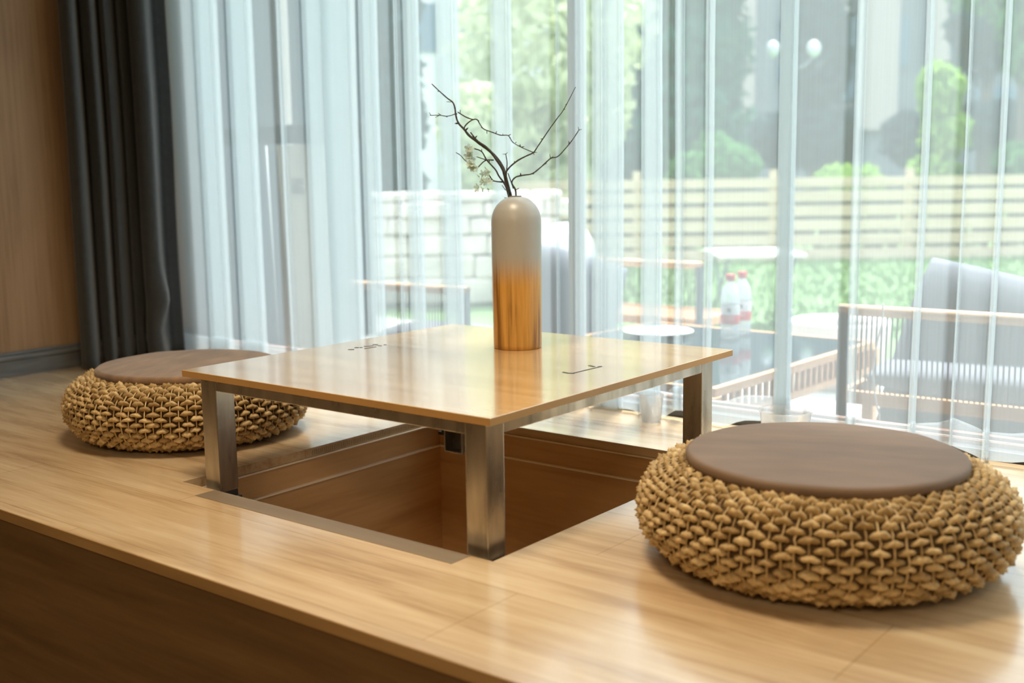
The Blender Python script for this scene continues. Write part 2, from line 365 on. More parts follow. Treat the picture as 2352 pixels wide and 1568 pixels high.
# ------------------------------------------------------------------ room shell
WX, WY, RXE, YB, ZC = -3.235, 2.45, 2.6, -3.2, 2.35
FY, HY = 0.965, 2.315
PX0, PX1, PY0, PY1 = -1.812, -1.0396, 1.2675, 2.012
b = BM(); box(b, WX - 0.1, WX, YB, WY - 0.01, -PLAT, ZC); struct('wall_left', b, 'veneer')
b = BM(); box(b, RXE, RXE + 0.1, YB, WY + 0.1, -PLAT, ZC); struct('wall_right', b, 'dimwall')
b = BM(); box(b, WX - 0.1, RXE + 0.1, YB - 0.1, YB, -PLAT, ZC); struct('wall_back', b, 'dimwall')
b = BM(); box(b, WX - 0.1, RXE + 0.1, WY - 0.02, WY + 0.02, 2.18, ZC + 0.12); struct('wall_window', b, 'plaster')
b = BM(); box(b, WX - 0.1, RXE + 0.1, YB - 0.1, WY - 0.02, ZC, ZC + 0.12); struct('ceiling', b, 'plaster')
b = BM(); box(b, WX - 0.1, RXE + 0.1, YB - 0.1, WY + 0.12, -PLAT - 0.08, -PLAT); struct('floor', b, 'floor')
b = BM(); box(b, WX - 0.1, RXE + 0.1, WY + 0.02, 2.72, ZC, ZC + 0.14); struct('roof_and_shade', b, 'plaster')  # added slab out of view, there to shade the upper part of the curtain
# skirting with a ridge along its top
b = BM(); box(b, WX, WX + 0.012, -0.5, WY - 0.13, 0, 0.062, 0.001); box(b, WX, WX + 0.017, -0.5, WY - 0.13, 0.05, 0.064, 0.003); box(b, WX, WX + 0.009, -0.5, WY - 0.13, 0.064, 0.074, 0.002)
struct('baseboard_left', b, 'skirt')

# ------------------------------------------------------------------ raised platform with its sunken pit
plat = thing('raised_platform', 'raised wooden platform with a square sunken leg pit under the low table', 'platform', (-1.4, 1.6, 0))
RX1 = 1.4
b = BM()
for x0, x1, y0, y1 in ((WX, RX1, FY, PY0), (WX, RX1, PY1, HY), (WX, PX0, PY0, PY1), (PX1, RX1, PY0, PY1)): box(b, x0, x1, y0, y1, -0.0188, 0)
obj('deck', b, 'deck', plat)
b = BM(); box(b, WX, RX1, FY - 0.0015, FY, -0.0188, -0.0006); obj('edge_band', b, 'deck_edge', plat)
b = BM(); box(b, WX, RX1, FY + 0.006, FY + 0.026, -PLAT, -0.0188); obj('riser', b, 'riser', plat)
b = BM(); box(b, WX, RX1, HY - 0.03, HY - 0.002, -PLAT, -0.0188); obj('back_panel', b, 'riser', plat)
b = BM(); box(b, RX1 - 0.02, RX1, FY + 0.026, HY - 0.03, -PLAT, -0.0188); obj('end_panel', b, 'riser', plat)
# pit: an upper rail, then the liner, each with a top edging paled for the light it catches
def ring_boards(name, ins, z0, z1, mx, my, th=0.016):
    """Four boards round the inside of the pit, each its own part."""
    for m, q in ((mx, (PX0 + ins, PX1 - ins, PY1 - ins, PY1 - ins + th)), (mx, (PX0 + ins, PX1 - ins, PY0 + ins - th, PY0 + ins)),
                 (my, (PX0 + ins - th, PX0 + ins, PY0 + ins - th, PY1 - ins + th)), (my, (PX1 - ins, PX1 - ins + th, PY0 + ins - th, PY1 - ins + th))):
        b_ = BM(); box(b_, *q, z0, z1); obj(name, b_, m, plat)
ring_boards('pit_rail', 0.000, -0.073, -0.0225, 'pit', 'pit_y')
ring_boards('pit_liner', 0.004, -PLAT, -0.0765, 'pit', 'pit_y')
ring_boards('pit_edging', 0.0045, -0.0228, -0.0200, 'edge_light', 'edge_light', 0.020)
ring_boards('pit_edging', 0.0085, -0.0768, -0.0735, 'edge_light', 'edge_light', 0.020)
b = BM(); box(b, PX0, PX1, PY0, PY1, -PLAT, -PLAT + 0.012); obj('pit_floor', b, 'pit', plat)
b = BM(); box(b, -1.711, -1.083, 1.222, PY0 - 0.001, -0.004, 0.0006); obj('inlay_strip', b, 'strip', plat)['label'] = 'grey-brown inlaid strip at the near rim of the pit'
b = BM()          # perforated aluminium vent strip under the left rim
for k in range(60): y = 1.60 + k * 0.0058; box(b, PX0 - 0.0005, PX0 + 0.001, y, y + 0.0032, -0.0165, -0.005)
obj('vent_strip', b, 'vent', plat)
for x0 in (-1.766, -1.1085):
    for y0 in (1.288, 1.9635): b = BM(); box(b, x0 - .004, x0 + .0475, y0 - .004, y0 + .0475, -0.034, -0.0262, 0.001); obj('foot_plate', b, 'black', plat)

# ------------------------------------------------------------------ low table
TZ = 0.216
tab = thing('low_table', 'square low table with pale wood top on worn square steel legs', 'table', (-1.43, 1.65, -0.026))
TX0, TX1, TY0, TY1 = -1.818, -1.055, 1.285, 2.077
b = BM(); t = 0.0125
cs = [(TX0, TY0), (TX1, TY0), (TX1 - 0.004, TY1 + 0.004), (TX0, TY1)]
top = [b.verts.new((x, y, TZ)) for x, y in cs]; bot = [b.verts.new((x, y, TZ - t)) for x, y in cs]
b.faces.new(top); b.faces.new(bot[::-1])
for i in range(4):
    f = b.faces.new((top[i], bot[i], bot[(i + 1) % 4], top[(i + 1) % 4])); f.material_index = 1
bmesh.ops.bevel(b, geom=[e for e in b.edges if abs(e.verts[0].co.z - e.verts[1].co.z) < 1e-4 and e.verts[0].co.z > TZ - 1e-4], offset=0.0007, segments=1, affect='EDGES')
obj('tabletop', b, ['table', 'table_edge'], tab)
LX0, LX1, LY0, LY1, LW = -1.766, -1.065, 1.288, 2.007, 0.0435
AZ = TZ - t; RH = 0.0195
def hollow(bm, x0, x1, y0, y1, z0, z1, axis, w=0.002):
    """Square steel tube open at both ends along axis."""
    if axis == 'Y':
        box(bm, x0, x0 + w, y0, y1, z0, z1); box(bm, x1 - w, x1, y0, y1, z0, z1); box(bm, x0 + w, x1 - w, y0, y1, z0, z0 + w); box(bm, x0 + w, x1 - w, y0, y1, z1 - w, z1)
for x in (LX0, LX1 - LW):
    for y in (LY0, LY1 - LW):
        b = BM(); box(b, x, x + LW, y, y + LW, -0.013, AZ, 0.0022); lg = obj('leg', b, 'steel', tab)
        b = BM(); box(b, x + 0.001, x + LW - 0.001, y + 0.001, y + LW - 0.001, -0.026, -0.012, 0.002); obj('foot', b, 'black', lg)['label'] = 'black plastic foot'
for y in (LY0 + 0.001, LY1 - 0.0265): b = BM(); box(b, LX0 + LW - 0.002, LX1 - LW + 0.002, y, y + 0.0255, AZ - RH, AZ, 0.0012); obj('apron_rail', b, 'steel', tab)
for x in (LX0 + 0.001, LX1 - 0.0265): b = BM(); box(b, x, x + 0.0255, LY0 + LW - 0.002, LY1 - LW + 0.002, AZ - RH, AZ, 0.0012); obj('apron_rail', b, 'steel', tab)
b = BM(); hollow(b, -1.158, -1.120, 1.296, 1.345, AZ - RH - 0.036, AZ - RH, 'Y'); box(b, -1.157, -1.121, 1.343, 1.345, AZ - RH - 0.035, AZ - RH - .001); obj('bracket', b, 'steel', tab)['label'] = 'short open steel socket beside the front leg'
# small dark slots cut in the top: two rows of folding pulls
def slot_bits(px, bits):
    bm = BM()
    for (xa, ya, xb, yb, w) in bits:
        A = atz(px[0] + xa / 16.8, px[1] + ya / 16.8, TZ); B = atz(px[0] + xb / 16.8, px[1] + yb / 16.8, TZ)
        d = (B - A); L = d.length; ang = math.atan2(d.y, d.x); R = Matrix.Translation((A + B) / 2) @ Matrix.Rotation(ang, 4, 'Z')
        box(bm, -L / 2, L / 2, -w / 2, w / 2, -0.002, 0.0005, 0, R)
    return bm
obj('folding_pull', slot_bits((780, 760), [(330, 715, 560, 715, .006), (580, 640, 740, 640, .008), (770, 640, 890, 635, .006), (940, 600, 1290, 570, .003), (1280, 530, 1480, 530, .007), (1480, 565, 1620, 570, .003), (1700, 530, 1810, 530, .003), (960, 680, 1400, 610, .003)]), 'slot', tab)['label'] = 'dark recessed pull near the far left edge'
obj('folding_pull', slot_bits((1270, 810), [(390, 745, 560, 785, .005), (560, 785, 830, 795, .006), (830, 775, 1880, 525, .0035), (1400, 490, 1590, 540, .006), (1740, 530, 1870, 525, .003)]), 'slot', tab)['label'] = 'dark recessed pull near the right edge'

# ------------------------------------------------------------------ vase and branches
VC = Vector((-1.452, 1.866, TZ))
vs = thing('bamboo_vase', 'tall bullet-shaped vase, pale grey dome fading to bare bamboo', 'vase', VC)
b = BM(); R = 0.0522; HT = 0.318
prof = [(0, 0), (R * 0.94, 0), (R * 0.97, 0.0015), (R * 0.975, 0.01)] + [(R * (0.975 + 0.025 * min(1, z / 0.2)), z) for z in (0.06, 0.12, 0.2, 0.262)]
for i in range(1, 15):
    a = PI / 2 * i / 15; prof.append((R * math.cos(a) ** 0.92, 0.264 + 0.054 * math.sin(a)))
prof += [(0.0125, HT + 0.0005), (0.0115, HT), (0.011, HT - 0.006), (0.011, HT - 0.09), (0, HT - 0.09)]
lathe(b, prof, VC, 64); obj('body', b, 'vase', vs)
def bp(u, v, dd=0.0):            # branch points read off a close crop
    return atd(960 + u / 5.0575, 170 + v / 5.058, 2.385 + dd)
MOUTH = VC + Vector((0, 0, HT))
def curve_pts(ctrl, sub=4):
    out = []
    for i in range(len(ctrl) - 1):
        p0 = ctrl[max(i - 1, 0)]; p1 = ctrl[i]; p2 = ctrl[i + 1]; p3 = ctrl[min(i + 2, len(ctrl) - 1)]
        for k in range(sub):
            t_ = k / sub
            out.append(0.5 * ((2 * p1) + (p2 - p0) * t_ + (2 * p0 - 5 * p1 + 4 * p2 - p3) * t_ * t_ + (3 * p1 - p0 - 3 * p2 + p3) * t_ ** 3))
    out.append(ctrl[-1]); return out
rnd = random.Random(4)
def stem(bm, pts, r0, r1, d0=0.0, d1=0.0, root=False, knots=True):
    n_ = len(pts); c = [bp(u, v, d0 + (d1 - d0) * i / (n_ - 1)) for i, (u, v) in enumerate(pts)]
    if root: c = [MOUTH + Vector((rnd.uniform(-.004, .004), rnd.uniform(-.004, .004), -0.07))] + c
    q = curve_pts(c); m_ = len(q)
    rr = [.85 * (r0 + (r1 - r0) * i / (m_ - 1)) * (1.0 + (0.22 * rnd.random() if knots else 0)) for i in range(m_)]
    tube(bm, q, rr, 7)
    if knots:
        for i in range(4, m_ - 2, 5):
            if rnd.random() < 0.6:
                d = Vector((rnd.uniform(-1, 1), rnd.uniform(-1, 1), rnd.uniform(-.2, 1))).normalized()
                tube(bm, [q[i], q[i] + d * rr[i] * 2.2, q[i] + d * rr[i] * 4.0], [rr[i] * .8, rr[i] * .8, rr[i] * .2], 5)
A_ = thing('dry_branch', 'thick dark dry branch in the vase, reaching furthest to the upper left', 'branch', MOUTH)
b = BM()
stem(b, [(1075, 1440), (1030, 1280), (1010, 1180), (985, 1090), (930, 1000), (830, 890), (760, 840), (680, 780), (590, 710), (535, 640), (470, 570), (440, 480), (430, 400), (405, 330), (340, 280), (250, 200), (160, 115)], .0046, .0011, 0, .05, True)
stem(b, [(1060, 1380), (1010, 1160), (905, 985), (800, 855), (700, 785), (650, 730), (612, 678)], .0032, .0016, -.006, .01)
stem(b, [(432, 465), (340, 490), (250, 478), (140, 480)], .0011, .0008, .035, .03)
stem(b, [(250, 478), (200, 505)], .0009, .0005, .03, .03); stem(b, [(270, 480), (235, 455)], .0009, .0005, .03, .03); stem(b, [(150, 480), (132, 445)], .0008, .0005, .03, .03); stem(b, [(340, 490), (330, 500)], .0016, .0009, .03, .03)
stem(b, [(535, 645), (550, 600), (610, 545), (680, 525), (725, 590), (765, 638), (860, 675), (960, 710), (1050, 715), (1100, 790), (1200, 850), (1335, 908)], .0015, .0009, .03, -.02)
stem(b, [(462, 442), (555, 498), (640, 530)], .0013, .0014, .03, .02); stem(b, [(490, 455), (490, 415)], .001, .0006, .03, .03)
stem(b, [(405, 325), (330, 322)], .0009, .0005, .045, .045)
for q in ((800, 650, 802, 695), (905, 690, 915, 662), (1050, 715, 1080, 700), (1130, 800, 1145, 790), (1200, 850, 1235, 840), (1190, 845, 1185, 815)): stem(b, [q[:2], q[2:]], .0014, .0006, 0, 0, knots=False)
obj('stem', b, 'bark', A_)
B_ = thing('dry_branch', 'slim straight dry branch in the vase, tip highest on the right', 'branch', MOUTH + Vector((0.002, 0, 0)))
b = BM()
stem(b, [(1085, 1440), (1050, 1290), (1022, 1170), (1048, 1100), (1150, 1010), (1250, 955), (1340, 912), (1385, 850), (1520, 650), (1610, 525), (1700, 400), (1830, 150)], .0024, .0008, -.004, -.03, True)
stem(b, [(1028, 1130), (1035, 1030), (1020, 930)], .0014, .0009, -.006, -.006); stem(b, [(1020, 930), (980, 930)], .0009, .0004); stem(b, [(1020, 930), (1042, 908)], .0009, .0004)
for q in ((1340, 912, 1385, 908), (1340, 912, 1352, 940), (1690, 405, 1712, 412), (1715, 360, 1740, 330)): stem(b, [q[:2], q[2:]], .0012, .0005, -.02, -.02, knots=False)
obj('stem', b, 'bark', B_)
C_ = thing('dry_branch', 'thin curved dry branch in the vase, bending low out to the right', 'branch', MOUTH + Vector((0.005, 0.002, 0)))
b = BM()
stem(b, [(1140, 1440), (1130, 1340), (1090, 1265), (1130, 1200), (1220, 1175), (1330, 1155), (1440, 1070), (1540, 980), (1620, 960), (1700, 880), (1790, 770), (1870, 650)], .0022, .001, .006, .04, True)
stem(b, [(1870, 650), (1862, 612)], .001, .0004, .04, .04); stem(b, [(1870, 650), (1905, 640)], .001, .0004, .04, .04)
stem(b, [(1135, 1345), (1150, 1338), (1175, 1325)], .0014, .0006, .006, .006)
stem(b, [(1540, 980), (1530, 930)], .0011, .0005, .025, .025); stem(b, [(1545, 975), (1572, 955)], .0010, .0005, .025, .025); stem(b, [(1755, 810), (1752, 775)], .0014, .0005, .035, .035); stem(b, [(1320, 1158), (1350, 1160)], .0016, .0007, .015, .015)
stem(b, [(1110, 1330), (1045, 1150)], .0014, .001, .004, .0)
obj('stem', b, 'bark', C_)
D_ = thing('blossom_branch', 'short side branch in the vase bearing small cream blossoms', 'branch', MOUTH + Vector((-0.003, 0, 0)))
b = BM()
stem(b, [(1060, 1440), (1015, 1290), (940, 1185), (900, 1110), (800, 1000), (740, 900), (650, 865)], .0024, .0012, -.012, -.03, True)
stem(b, [(880, 1000), (780, 1005), (680, 1100), (655, 1100)], .0016, .001, -.02, -.03); stem(b, [(650, 1060), (620, 1035), (550, 1005), (500, 950), (440, 910)], .0012, .0007, -.03, -.03)
stem(b, [(1000, 1255), (880, 1240), (830, 1180), (800, 1150)], .0018, .001, -.012, -.02); stem(b, [(880, 1240), (820, 1250)], .0012, .0008, -.015, -.02)
stem(b, [(830, 1170), (775, 1075)], .0009, .0005, -.02, -.02); stem(b, [(800, 1000), (680, 960)], .0012, .0008, -.025, -.03); stem(b, [(1045, 1440), (1000, 1435)], .0010, .0005, -.01, -.01); stem(b, [(1020, 1350), (975, 1290)], .0010, .0006, -.01, -.01); stem(b, [(740, 900), (740, 870)], .001, .0006, -.03, -.03)
obj('stem', b, 'bark', D_)
def blossom(c, nrm, r):
    bm = BM(); nrm = nrm.normalized(); a = nrm.cross(Vector((.3, .2, .9))).normalized(); bb = nrm.cross(a)
    for k in range(5):
        an = 2 * PI * k / 5; d = a * math.cos(an) + bb * math.sin(an); s = nrm.cross(d)
        v = [c, c + d * r * .55 + s * r * .36 + nrm * r * .15, c + d * r + s * r * .2 + nrm * r * .38, c + d * r - s * r * .2 + nrm * r * .38, c + d * r * .55 - s * r * .36 + nrm * r * .15]
        f = bm.faces.new([bm.verts.new(x) for x in v]); f.smooth = True
    ellipsoid(bm, c, (r * .22,) * 3, 6, 4)
    return bm
rnd = random.Random(9)
spots = [(rnd.gauss(622, 26), rnd.uniform(850, 1120)) for _ in range(26)] + [(rnd.gauss(785, 32) - (v - 1200) * .12, v) for v in [rnd.uniform(1130, 1340) for _ in range(18)]]
for (u, v) in spots:
    c = bp(u, v, -.028 + rnd.uniform(-.012, .012)); obj('blossom', blossom(c, Vector((rnd.uniform(-1, .6), rnd.uniform(-1, -.1), rnd.uniform(-.6, .8))), rnd.uniform(.0065, .0098)), 'petal', D_)

# ------------------------------------------------------------------ woven poufs
def pouf_mesh():
    prof = []                     # centre line of the woven skin: (radius, height, outward normal)
    N = 200; r0, zc, a_, b_ = 0.182, 0.071, 0.084, 0.065
    for i in range(N + 1):
        th = PI * 0.53 - PI * 1.03 * i / N
        c, s = math.cos(th), math.sin(th); p = 2 / 2.25
        prof.append(Vector((r0 + a_ * math.copysign(abs(c) ** p, c), zc + b_ * math.copysign(abs(s) ** p, s))))
    L = [0]
    for i in range(N): L.append(L[-1] + (prof[i + 1] - prof[i]).length)
    def at(s):
        s = max(0, min(L[-1] - 1e-6, s)); i = 0
        lo, hi = 0, N
        while hi - lo > 1:
            m_ = (lo + hi) // 2
            if L[m_] <= s: lo = m_
            else: hi = m_
        i = lo; k = (s - L[i]) / (L[i + 1] - L[i]); p = prof[i].lerp(prof[i + 1], k); tg = (prof[i + 1] - prof[i]).normalized(); return p, Vector((-tg.y, tg.x)), tg
    rg = random.Random(21)
    core = BM(); lathe(core, [(0, 0.135)] + [(p.x - 0.004, p.y) for p in prof[::5]] + [(0, 0.006)], n=72)
    wv = BM(); rows, cols = 23, 48; pitch = L[-1] / rows
    for r in range(rows):
        for c in range(cols):
            s = (r + 0.5) * pitch + rg.uniform(-.001, .001)
            p, nr, tg = at(s); th = 2 * PI * (c + 0.5 * (r % 2) + rg.uniform(-.07, .07)) / cols
            ln = 2 * PI * p.x / cols * rg.uniform(.70, .92); hh = pitch * rg.uniform(.66, .88); bulge = rg.uniform(.0070, .0115)
            er = Vector((math.cos(th), math.sin(th), 0)); et = Vector((-math.sin(th), math.cos(th), 0)); ez = Vector((0, 0, 1))
            nv = er * nr.x + ez * nr.y
            if nv.dot(er * (p.x - r0) + ez * (p.y - zc)) < 0: nv = -nv
            tv = er * tg.x + ez * tg.y
            o = er * p.x + ez * p.y
            tilt = rg.uniform(-.12, .12); nu, nw = 9, 8; grid = []
            for i in range(nu + 1):
                u = -1 + 2 * i / nu; w = max(0.0, 1 - abs(u) ** 2.3) ** .6; row = []
                cu = u * ln / 2; arch = -0.30 * hh * (1 - u * u) + tilt * cu
                base = o + et * cu + tv * arch
                rcorr = er * (-(cu * cu) / (2 * max(p.x, .05)))
                for k in range(nw):
                    an = 2 * PI * k / nw; strand = 1 + .20 * math.sin(2 * an + u * 6 + r * 1.7 + c)
                    row.append(wv.verts.new(base + rcorr + tv * (math.sin(an) * hh * .56 * (w + .06) * strand) + nv * (math.cos(an) * bulge * (w * .9 + .08) * strand + .002)))
                grid.append(row)
            for i in range(nu):
                for k in range(nw):
                    f = wv.faces.new((grid[i][k], grid[i][(k + 1) % nw], grid[i + 1][(k + 1) % nw], grid[i + 1][k])); f.smooth = True
            wv.faces.new(grid[0][::-1]); wv.faces.new(grid[-1])
    cd = BM()
    for c in range(cols * 2):
        th = PI * (c + .0) / cols + PI / cols * 0.5 * 0; pts = []
        for i in range(0, 31):
            p, nr, tg = at(L[-1] * i / 30); er = Vector((math.cos(th + rg.uniform(-.006, .006)), math.sin(th), 0)); ez = Vector((0, 0, 1)); nv = er * nr.x + ez * nr.y
            if nv.dot(er * (p.x - r0) + ez * (p.y - zc)) < 0: nv = -nv
            pts.append(er * p.x + ez * p.y + nv * .0042)
        tube(cd, pts, .0015, 5, False)
    return core, wv, cd
def seat(r=0.2025, z0=0.1375, th=0.021):
    bm = BM(); prof = [(0, z0)]
    for i in range(0, 15):
        a = -PI / 2 + PI * i / 14; prof.append((r - .012 + .012 * math.copysign(abs(math.cos(a)) ** .7, 1), z0 + th * .46 + th * .46 * math.copysign(abs(math.sin(a)) ** .8, math.sin(a))))
    prof += [(r * .75, z0 + th * .95), (r * .4, z0 + th * .985), (0, z0 + th)]
    lathe(bm, prof, n=72)
    for v in bm.verts:
        k = noise.noise(Vector((v.co.x * 9, v.co.y * 20, 3.1))); v.co.z += .0012 * k * (1 if v.co.z > z0 + .01 else 0)
    return bm
pf = thing('woven_pouf', 'large round woven straw pouf with smooth taupe leather seat, nearest the viewer on the right', 'pouf', (-0.654, 1.588, 0.005), 0.4, 'woven straw poufs beside the low table')
core, wv, cd = pouf_mesh()
obj('core', core, 'core', pf, True); obj('weave', wv, 'straw', pf, True); obj('binding_cord', cd, 'straw', pf, True)
sc_ = obj('seat_pad', seat(), 'leather', pf, True); sc_['label'] = 'smooth taupe leather seat pad'
pf2 = copy_tree(pf); pf2.location = (-2.169, 1.551, 0.005); pf2.rotation_euler = (0, 0, 2.1)
pf2['label'] = 'round woven straw pouf with mottled brown suede seat behind the table, before the dark curtain'
for ch in pf2.children:
    if ch.name.startswith('seat_pad'):
        ch.data = ch.data.copy(); ch.data.materials.clear(); ch.data.materials.append(MAT['suede']); ch['label'] = 'mottled brown suede seat pad'
pf.scale = (1.02, 1.02, 1.0)

# ------------------------------------------------------------------ curtains
CY = 2.285
def X_at(px): return aty(px, 600, CY).x
def sheer(name, label, seq, zhem, ztop=2.2, zb=None):
    """seq: (kind, px0, px1); 'f' folds back over itself, 's' hangs single, 'g' a narrow soft pleat."""
    path = []
    wob = random.Random(len(seq))
    for kind, a, c in seq:
        xa, xc = X_at(a), X_at(c)
        if kind == 's':
            n_ = max(3, int((xc - xa) / .02)); ph = wob.uniform(0, 6)
            for i in range(n_ + 1):
                u = i / n_; path.append((xa + (xc - xa) * u, CY + .010 * math.sin(PI * u) * math.sin(ph) ))
        elif kind == 'f':
            w = xc - xa; e = min(.006, w * .2)
            path += [(xa + e, CY - .006), (xa + w * .5, CY - .012), (xc - e, CY - .009), (xc, CY - .004), (xc - e, CY + .001), (xa + w * .5, CY + .003), (xa + e, CY + .005), (xa, CY + .010), (xa + e, CY + .014), (xa + w * .5, CY + .015), (xc - e, CY + .016), (xc, CY + .019), (xc - e, CY + .022), (xa + w * .5, CY + .022), (xa + e, CY + .023), (xa, CY + .026), (xa + e, CY + .029), (xa + w * .5, CY + .029), (xc - e, CY + .028)]
        elif kind == 'g':
            w = xc - xa; path += [(xa, CY), (xa + w * .5, CY - .003), (xc, CY - .002), (xa + w * .5, CY + .002), (xa + w * .1, CY + .004), (xa + w * .5, CY + .005), (xc, CY + .004)]
    zs = [0, .03, .07, .14, .25, .4, .6, .85, 1.2, 1.6, 2.2]
    def sheet(z_list, off):
        bm = BM(); rows = []
        for z in z_list:
            row = []
            for i, (x, y) in enumerate(path):
                sway = .006 * noise.noise(Vector((x * 3, z * 1.1, 1.7))) + .003 * noise.noise(Vector((x * 11, z * .8, 4)))
                bot = zhem(x); zz = bot + (z if z < .2 else z) if z < .3 else z
                row.append(bm.verts.new((x + sway * .8, y + sway + off, zz)))
            rows.append(row)
        for i in range(len(rows) - 1):
            for k in range(len(path) - 1):
                f = bm.faces.new((rows[i][k], rows[i][k + 1], rows[i + 1][k + 1], rows[i + 1][k])); f.smooth = True
        return bm
    x0 = path[0][0]; x1 = path[-1][0]
    o = thing(name, label, 'curtain', ((x0 + x1) / 2, CY, 0), 0, 'sheer white curtains at the window')
    obj('panel', sheet([.0] + zs[1:], 0), 'sheer', o, recalc=False)
    obj('hem', sheet([.0, .03, .058], .002), 'hem', o, recalc=False)
    return o
def lerp_tab(tab_, x):
    if x <= tab_[0][0]: return tab_[0][1]
    for (a, u), (c, v) in zip(tab_, tab_[1:]):
        if x <= c: return u + (v - u) * (x - a) / (c - a)
    return tab_[-1][1]
def xs(t_): return [(X_at(a), z) for a, z in t_]
hemL = xs([(400, .002), (1300, .003), (1375, .007), (1440, .007), (1470, .003), (1505, .001), (1530, .004), (1548, .022), (1590, .026), (1612, .014), (1630, .003), (1668, .003), (1690, .008), (1712, .022), (1750, .026), (1790, .027)])
hemR = xs([(1775, .002), (2100, .002), (2180, .012), (2205, .026), (2235, .016), (2290, .006), (2352, .008), (2420, .02), (2600, .003)])
sheer('sheer_curtain', 'long sheer white curtain with many overlapping folds, behind table and vase', [
    ('s', 385, 470), ('f', 470, 516), ('s', 516, 541), ('f', 541, 592), ('s', 592, 655), ('g', 655, 670), ('s', 670, 709), ('f', 709, 760), ('f', 757, 820), ('s', 820, 834), ('f', 834, 871), ('s', 871, 915), ('g', 915, 925), ('s', 925, 936),
    ('f', 936, 966), ('s', 966, 1008), ('f', 1008, 1053), ('s', 1053, 1130), ('f', 1130, 1172), ('s', 1172, 1276), ('g', 1276, 1284), ('s', 1284, 1316), ('f', 1316, 1335), ('s', 1335, 1352), ('f', 1352, 1382), ('f', 1380, 1420),
    ('s', 1420, 1463), ('f', 1463, 1508), ('s', 1508, 1540), ('g', 1540, 1566), ('s', 1566, 1613), ('f', 1613, 1629), ('s', 1629, 1782), ('f', 1782, 1818)], lambda x: lerp_tab(hemL, x))
sheer('sheer_curtain', 'wider-spaced sheer white curtain hanging behind the nearest pouf', [
    ('f', 1784, 1816), ('s', 1816, 1950), ('g', 1950, 1976), ('s', 1976, 2100), ('f', 2100, 2114), ('s', 2114, 2196), ('g', 2196, 2206), ('s', 2206, 2274), ('f', 2276, 2288), ('s', 2288, 2440), ('f', 2440, 2480), ('s', 2480, 2600), ('f', 2600, 2650), ('s', 2650, 2800), ('f', 2800, 2840), ('s', 2840, 3000), ('f', 3000, 3040), ('s', 3040, 3200)], lambda x: lerp_tab(hemR, x))
# heavy charcoal drape stacked in the corner: folds read off the photograph from wall to sheer
path = []
fold = [(178, 845, 0), (196, 846, -.012), (212, 845, 0), (216, 838, .05), (232, 836, .0), (252, 836, -.01), (262, 832, .05), (276, 830, -.005), (290, 827, .0), (296, 824, .05), (306, 824, 0), (318, 822, 0), (326, 818, .05), (332, 820, -.03), (352, 820, -.045), (374, 818, -.035), (380, 813, .02), (392, 810, .015), (412, 807, 0.005)]
drape = thing('heavy_curtain', 'charcoal grey heavy curtain bunched in the corner by the wood wall', 'curtain', (-3.15, 2.06, 0))
base = [atz(px, py, 0) for px, py, d_ in fold]
ctrl = [Vector((p.x + 0.03 - 1.1 * d_, p.y + 0.8 * d_, 0)) for p, (px, py, d_) in zip(base, fold)]
for c in ctrl: c.x = max(c.x, WX + 0.004)
pp = curve_pts(ctrl, 5)
b = BM(); rows = []
def kick(x_, y_, z):                 # the gathered tuck low on the broad fold
    k = math.exp(-((y_ - 2.17) / .05) ** 2); return .028 * k * math.exp(-((z - .20) / .07) ** 2) - .020 * k * math.exp(-((z - .10) / .05) ** 2)
for z in [0.002, .03, .07, .10, .13, .16, .19, .22, .25, .29, .34, .4, .5, .65, .85, 1.1, 1.4, 1.8, 2.2]:
    rows.append([b.verts.new((max(WX + .004, p.x + kick(p.x, p.y, z) + .008 * noise.noise(Vector((p.y * 6, z * 1.5, 2)))), p.y + .010 * noise.noise(Vector((p.y * 4, z * 1.2, 7))) - .0 * z, z)) for p in pp])
for i in range(len(rows) - 1):
    for k in range(len(pp) - 1):
        f = b.faces.new((rows[i][k], rows[i][k + 1], rows[i + 1][k + 1], rows[i + 1][k])); f.smooth = True
o = obj('drape', b, 'drape', drape, recalc=False)
sm = o.modifiers.new('thick', 'SOLIDIFY'); sm.thickness = 0.002

# ------------------------------------------------------------------ window
win = thing('window_1', 'wide dark-framed sliding window behind the sheer curtains', 'window', (-1.0, 2.4, 0), kind='structure')
b = BM(); box(b, WX, RXE, HY + 0.003, 2.45, -PLAT + 0.0, 0.019, 0.002); struct('window_sill', b, 'frame', win)
b = BM(); box(b, WX, RXE, 2.352, 2.372, 0.019, 0.028, 0.001); box(b, WX, RXE, 2.404, 2.424, 0.019, 0.028, 0.001); struct('window_track', b, 'copper', win)
b = BM(); box(b, WX, RXE, 2.357, 2.361, 0.028, 0.030); struct('window_track', b, 'silver', win)
b = BM()
box(b, WX, WX + 0.05, HY + .01, 2.44, 0.02, 2.18)
xm = aty(1325, 600, 2.40).x; box(b, xm - .009, xm + .009, 2.375, 2.425, 0.028, 2.18, 0.002)
box(b, 0.9, 0.95, 2.375, 2.425, 0.028, 2.18, 0.002); box(b, WX, RXE, 2.37, 2.43, 2.12, 2.18)
struct('window_frame', b, 'stile', win)
b = BM(); b.faces.new([b.verts.new(v) for v in ((WX + .05, 2.40, .028), (RXE, 2.40, .028), (RXE, 2.40, 2.12), (WX + .05, 2.40, 2.12))]); struct('window_pane', b, 'glass', win)

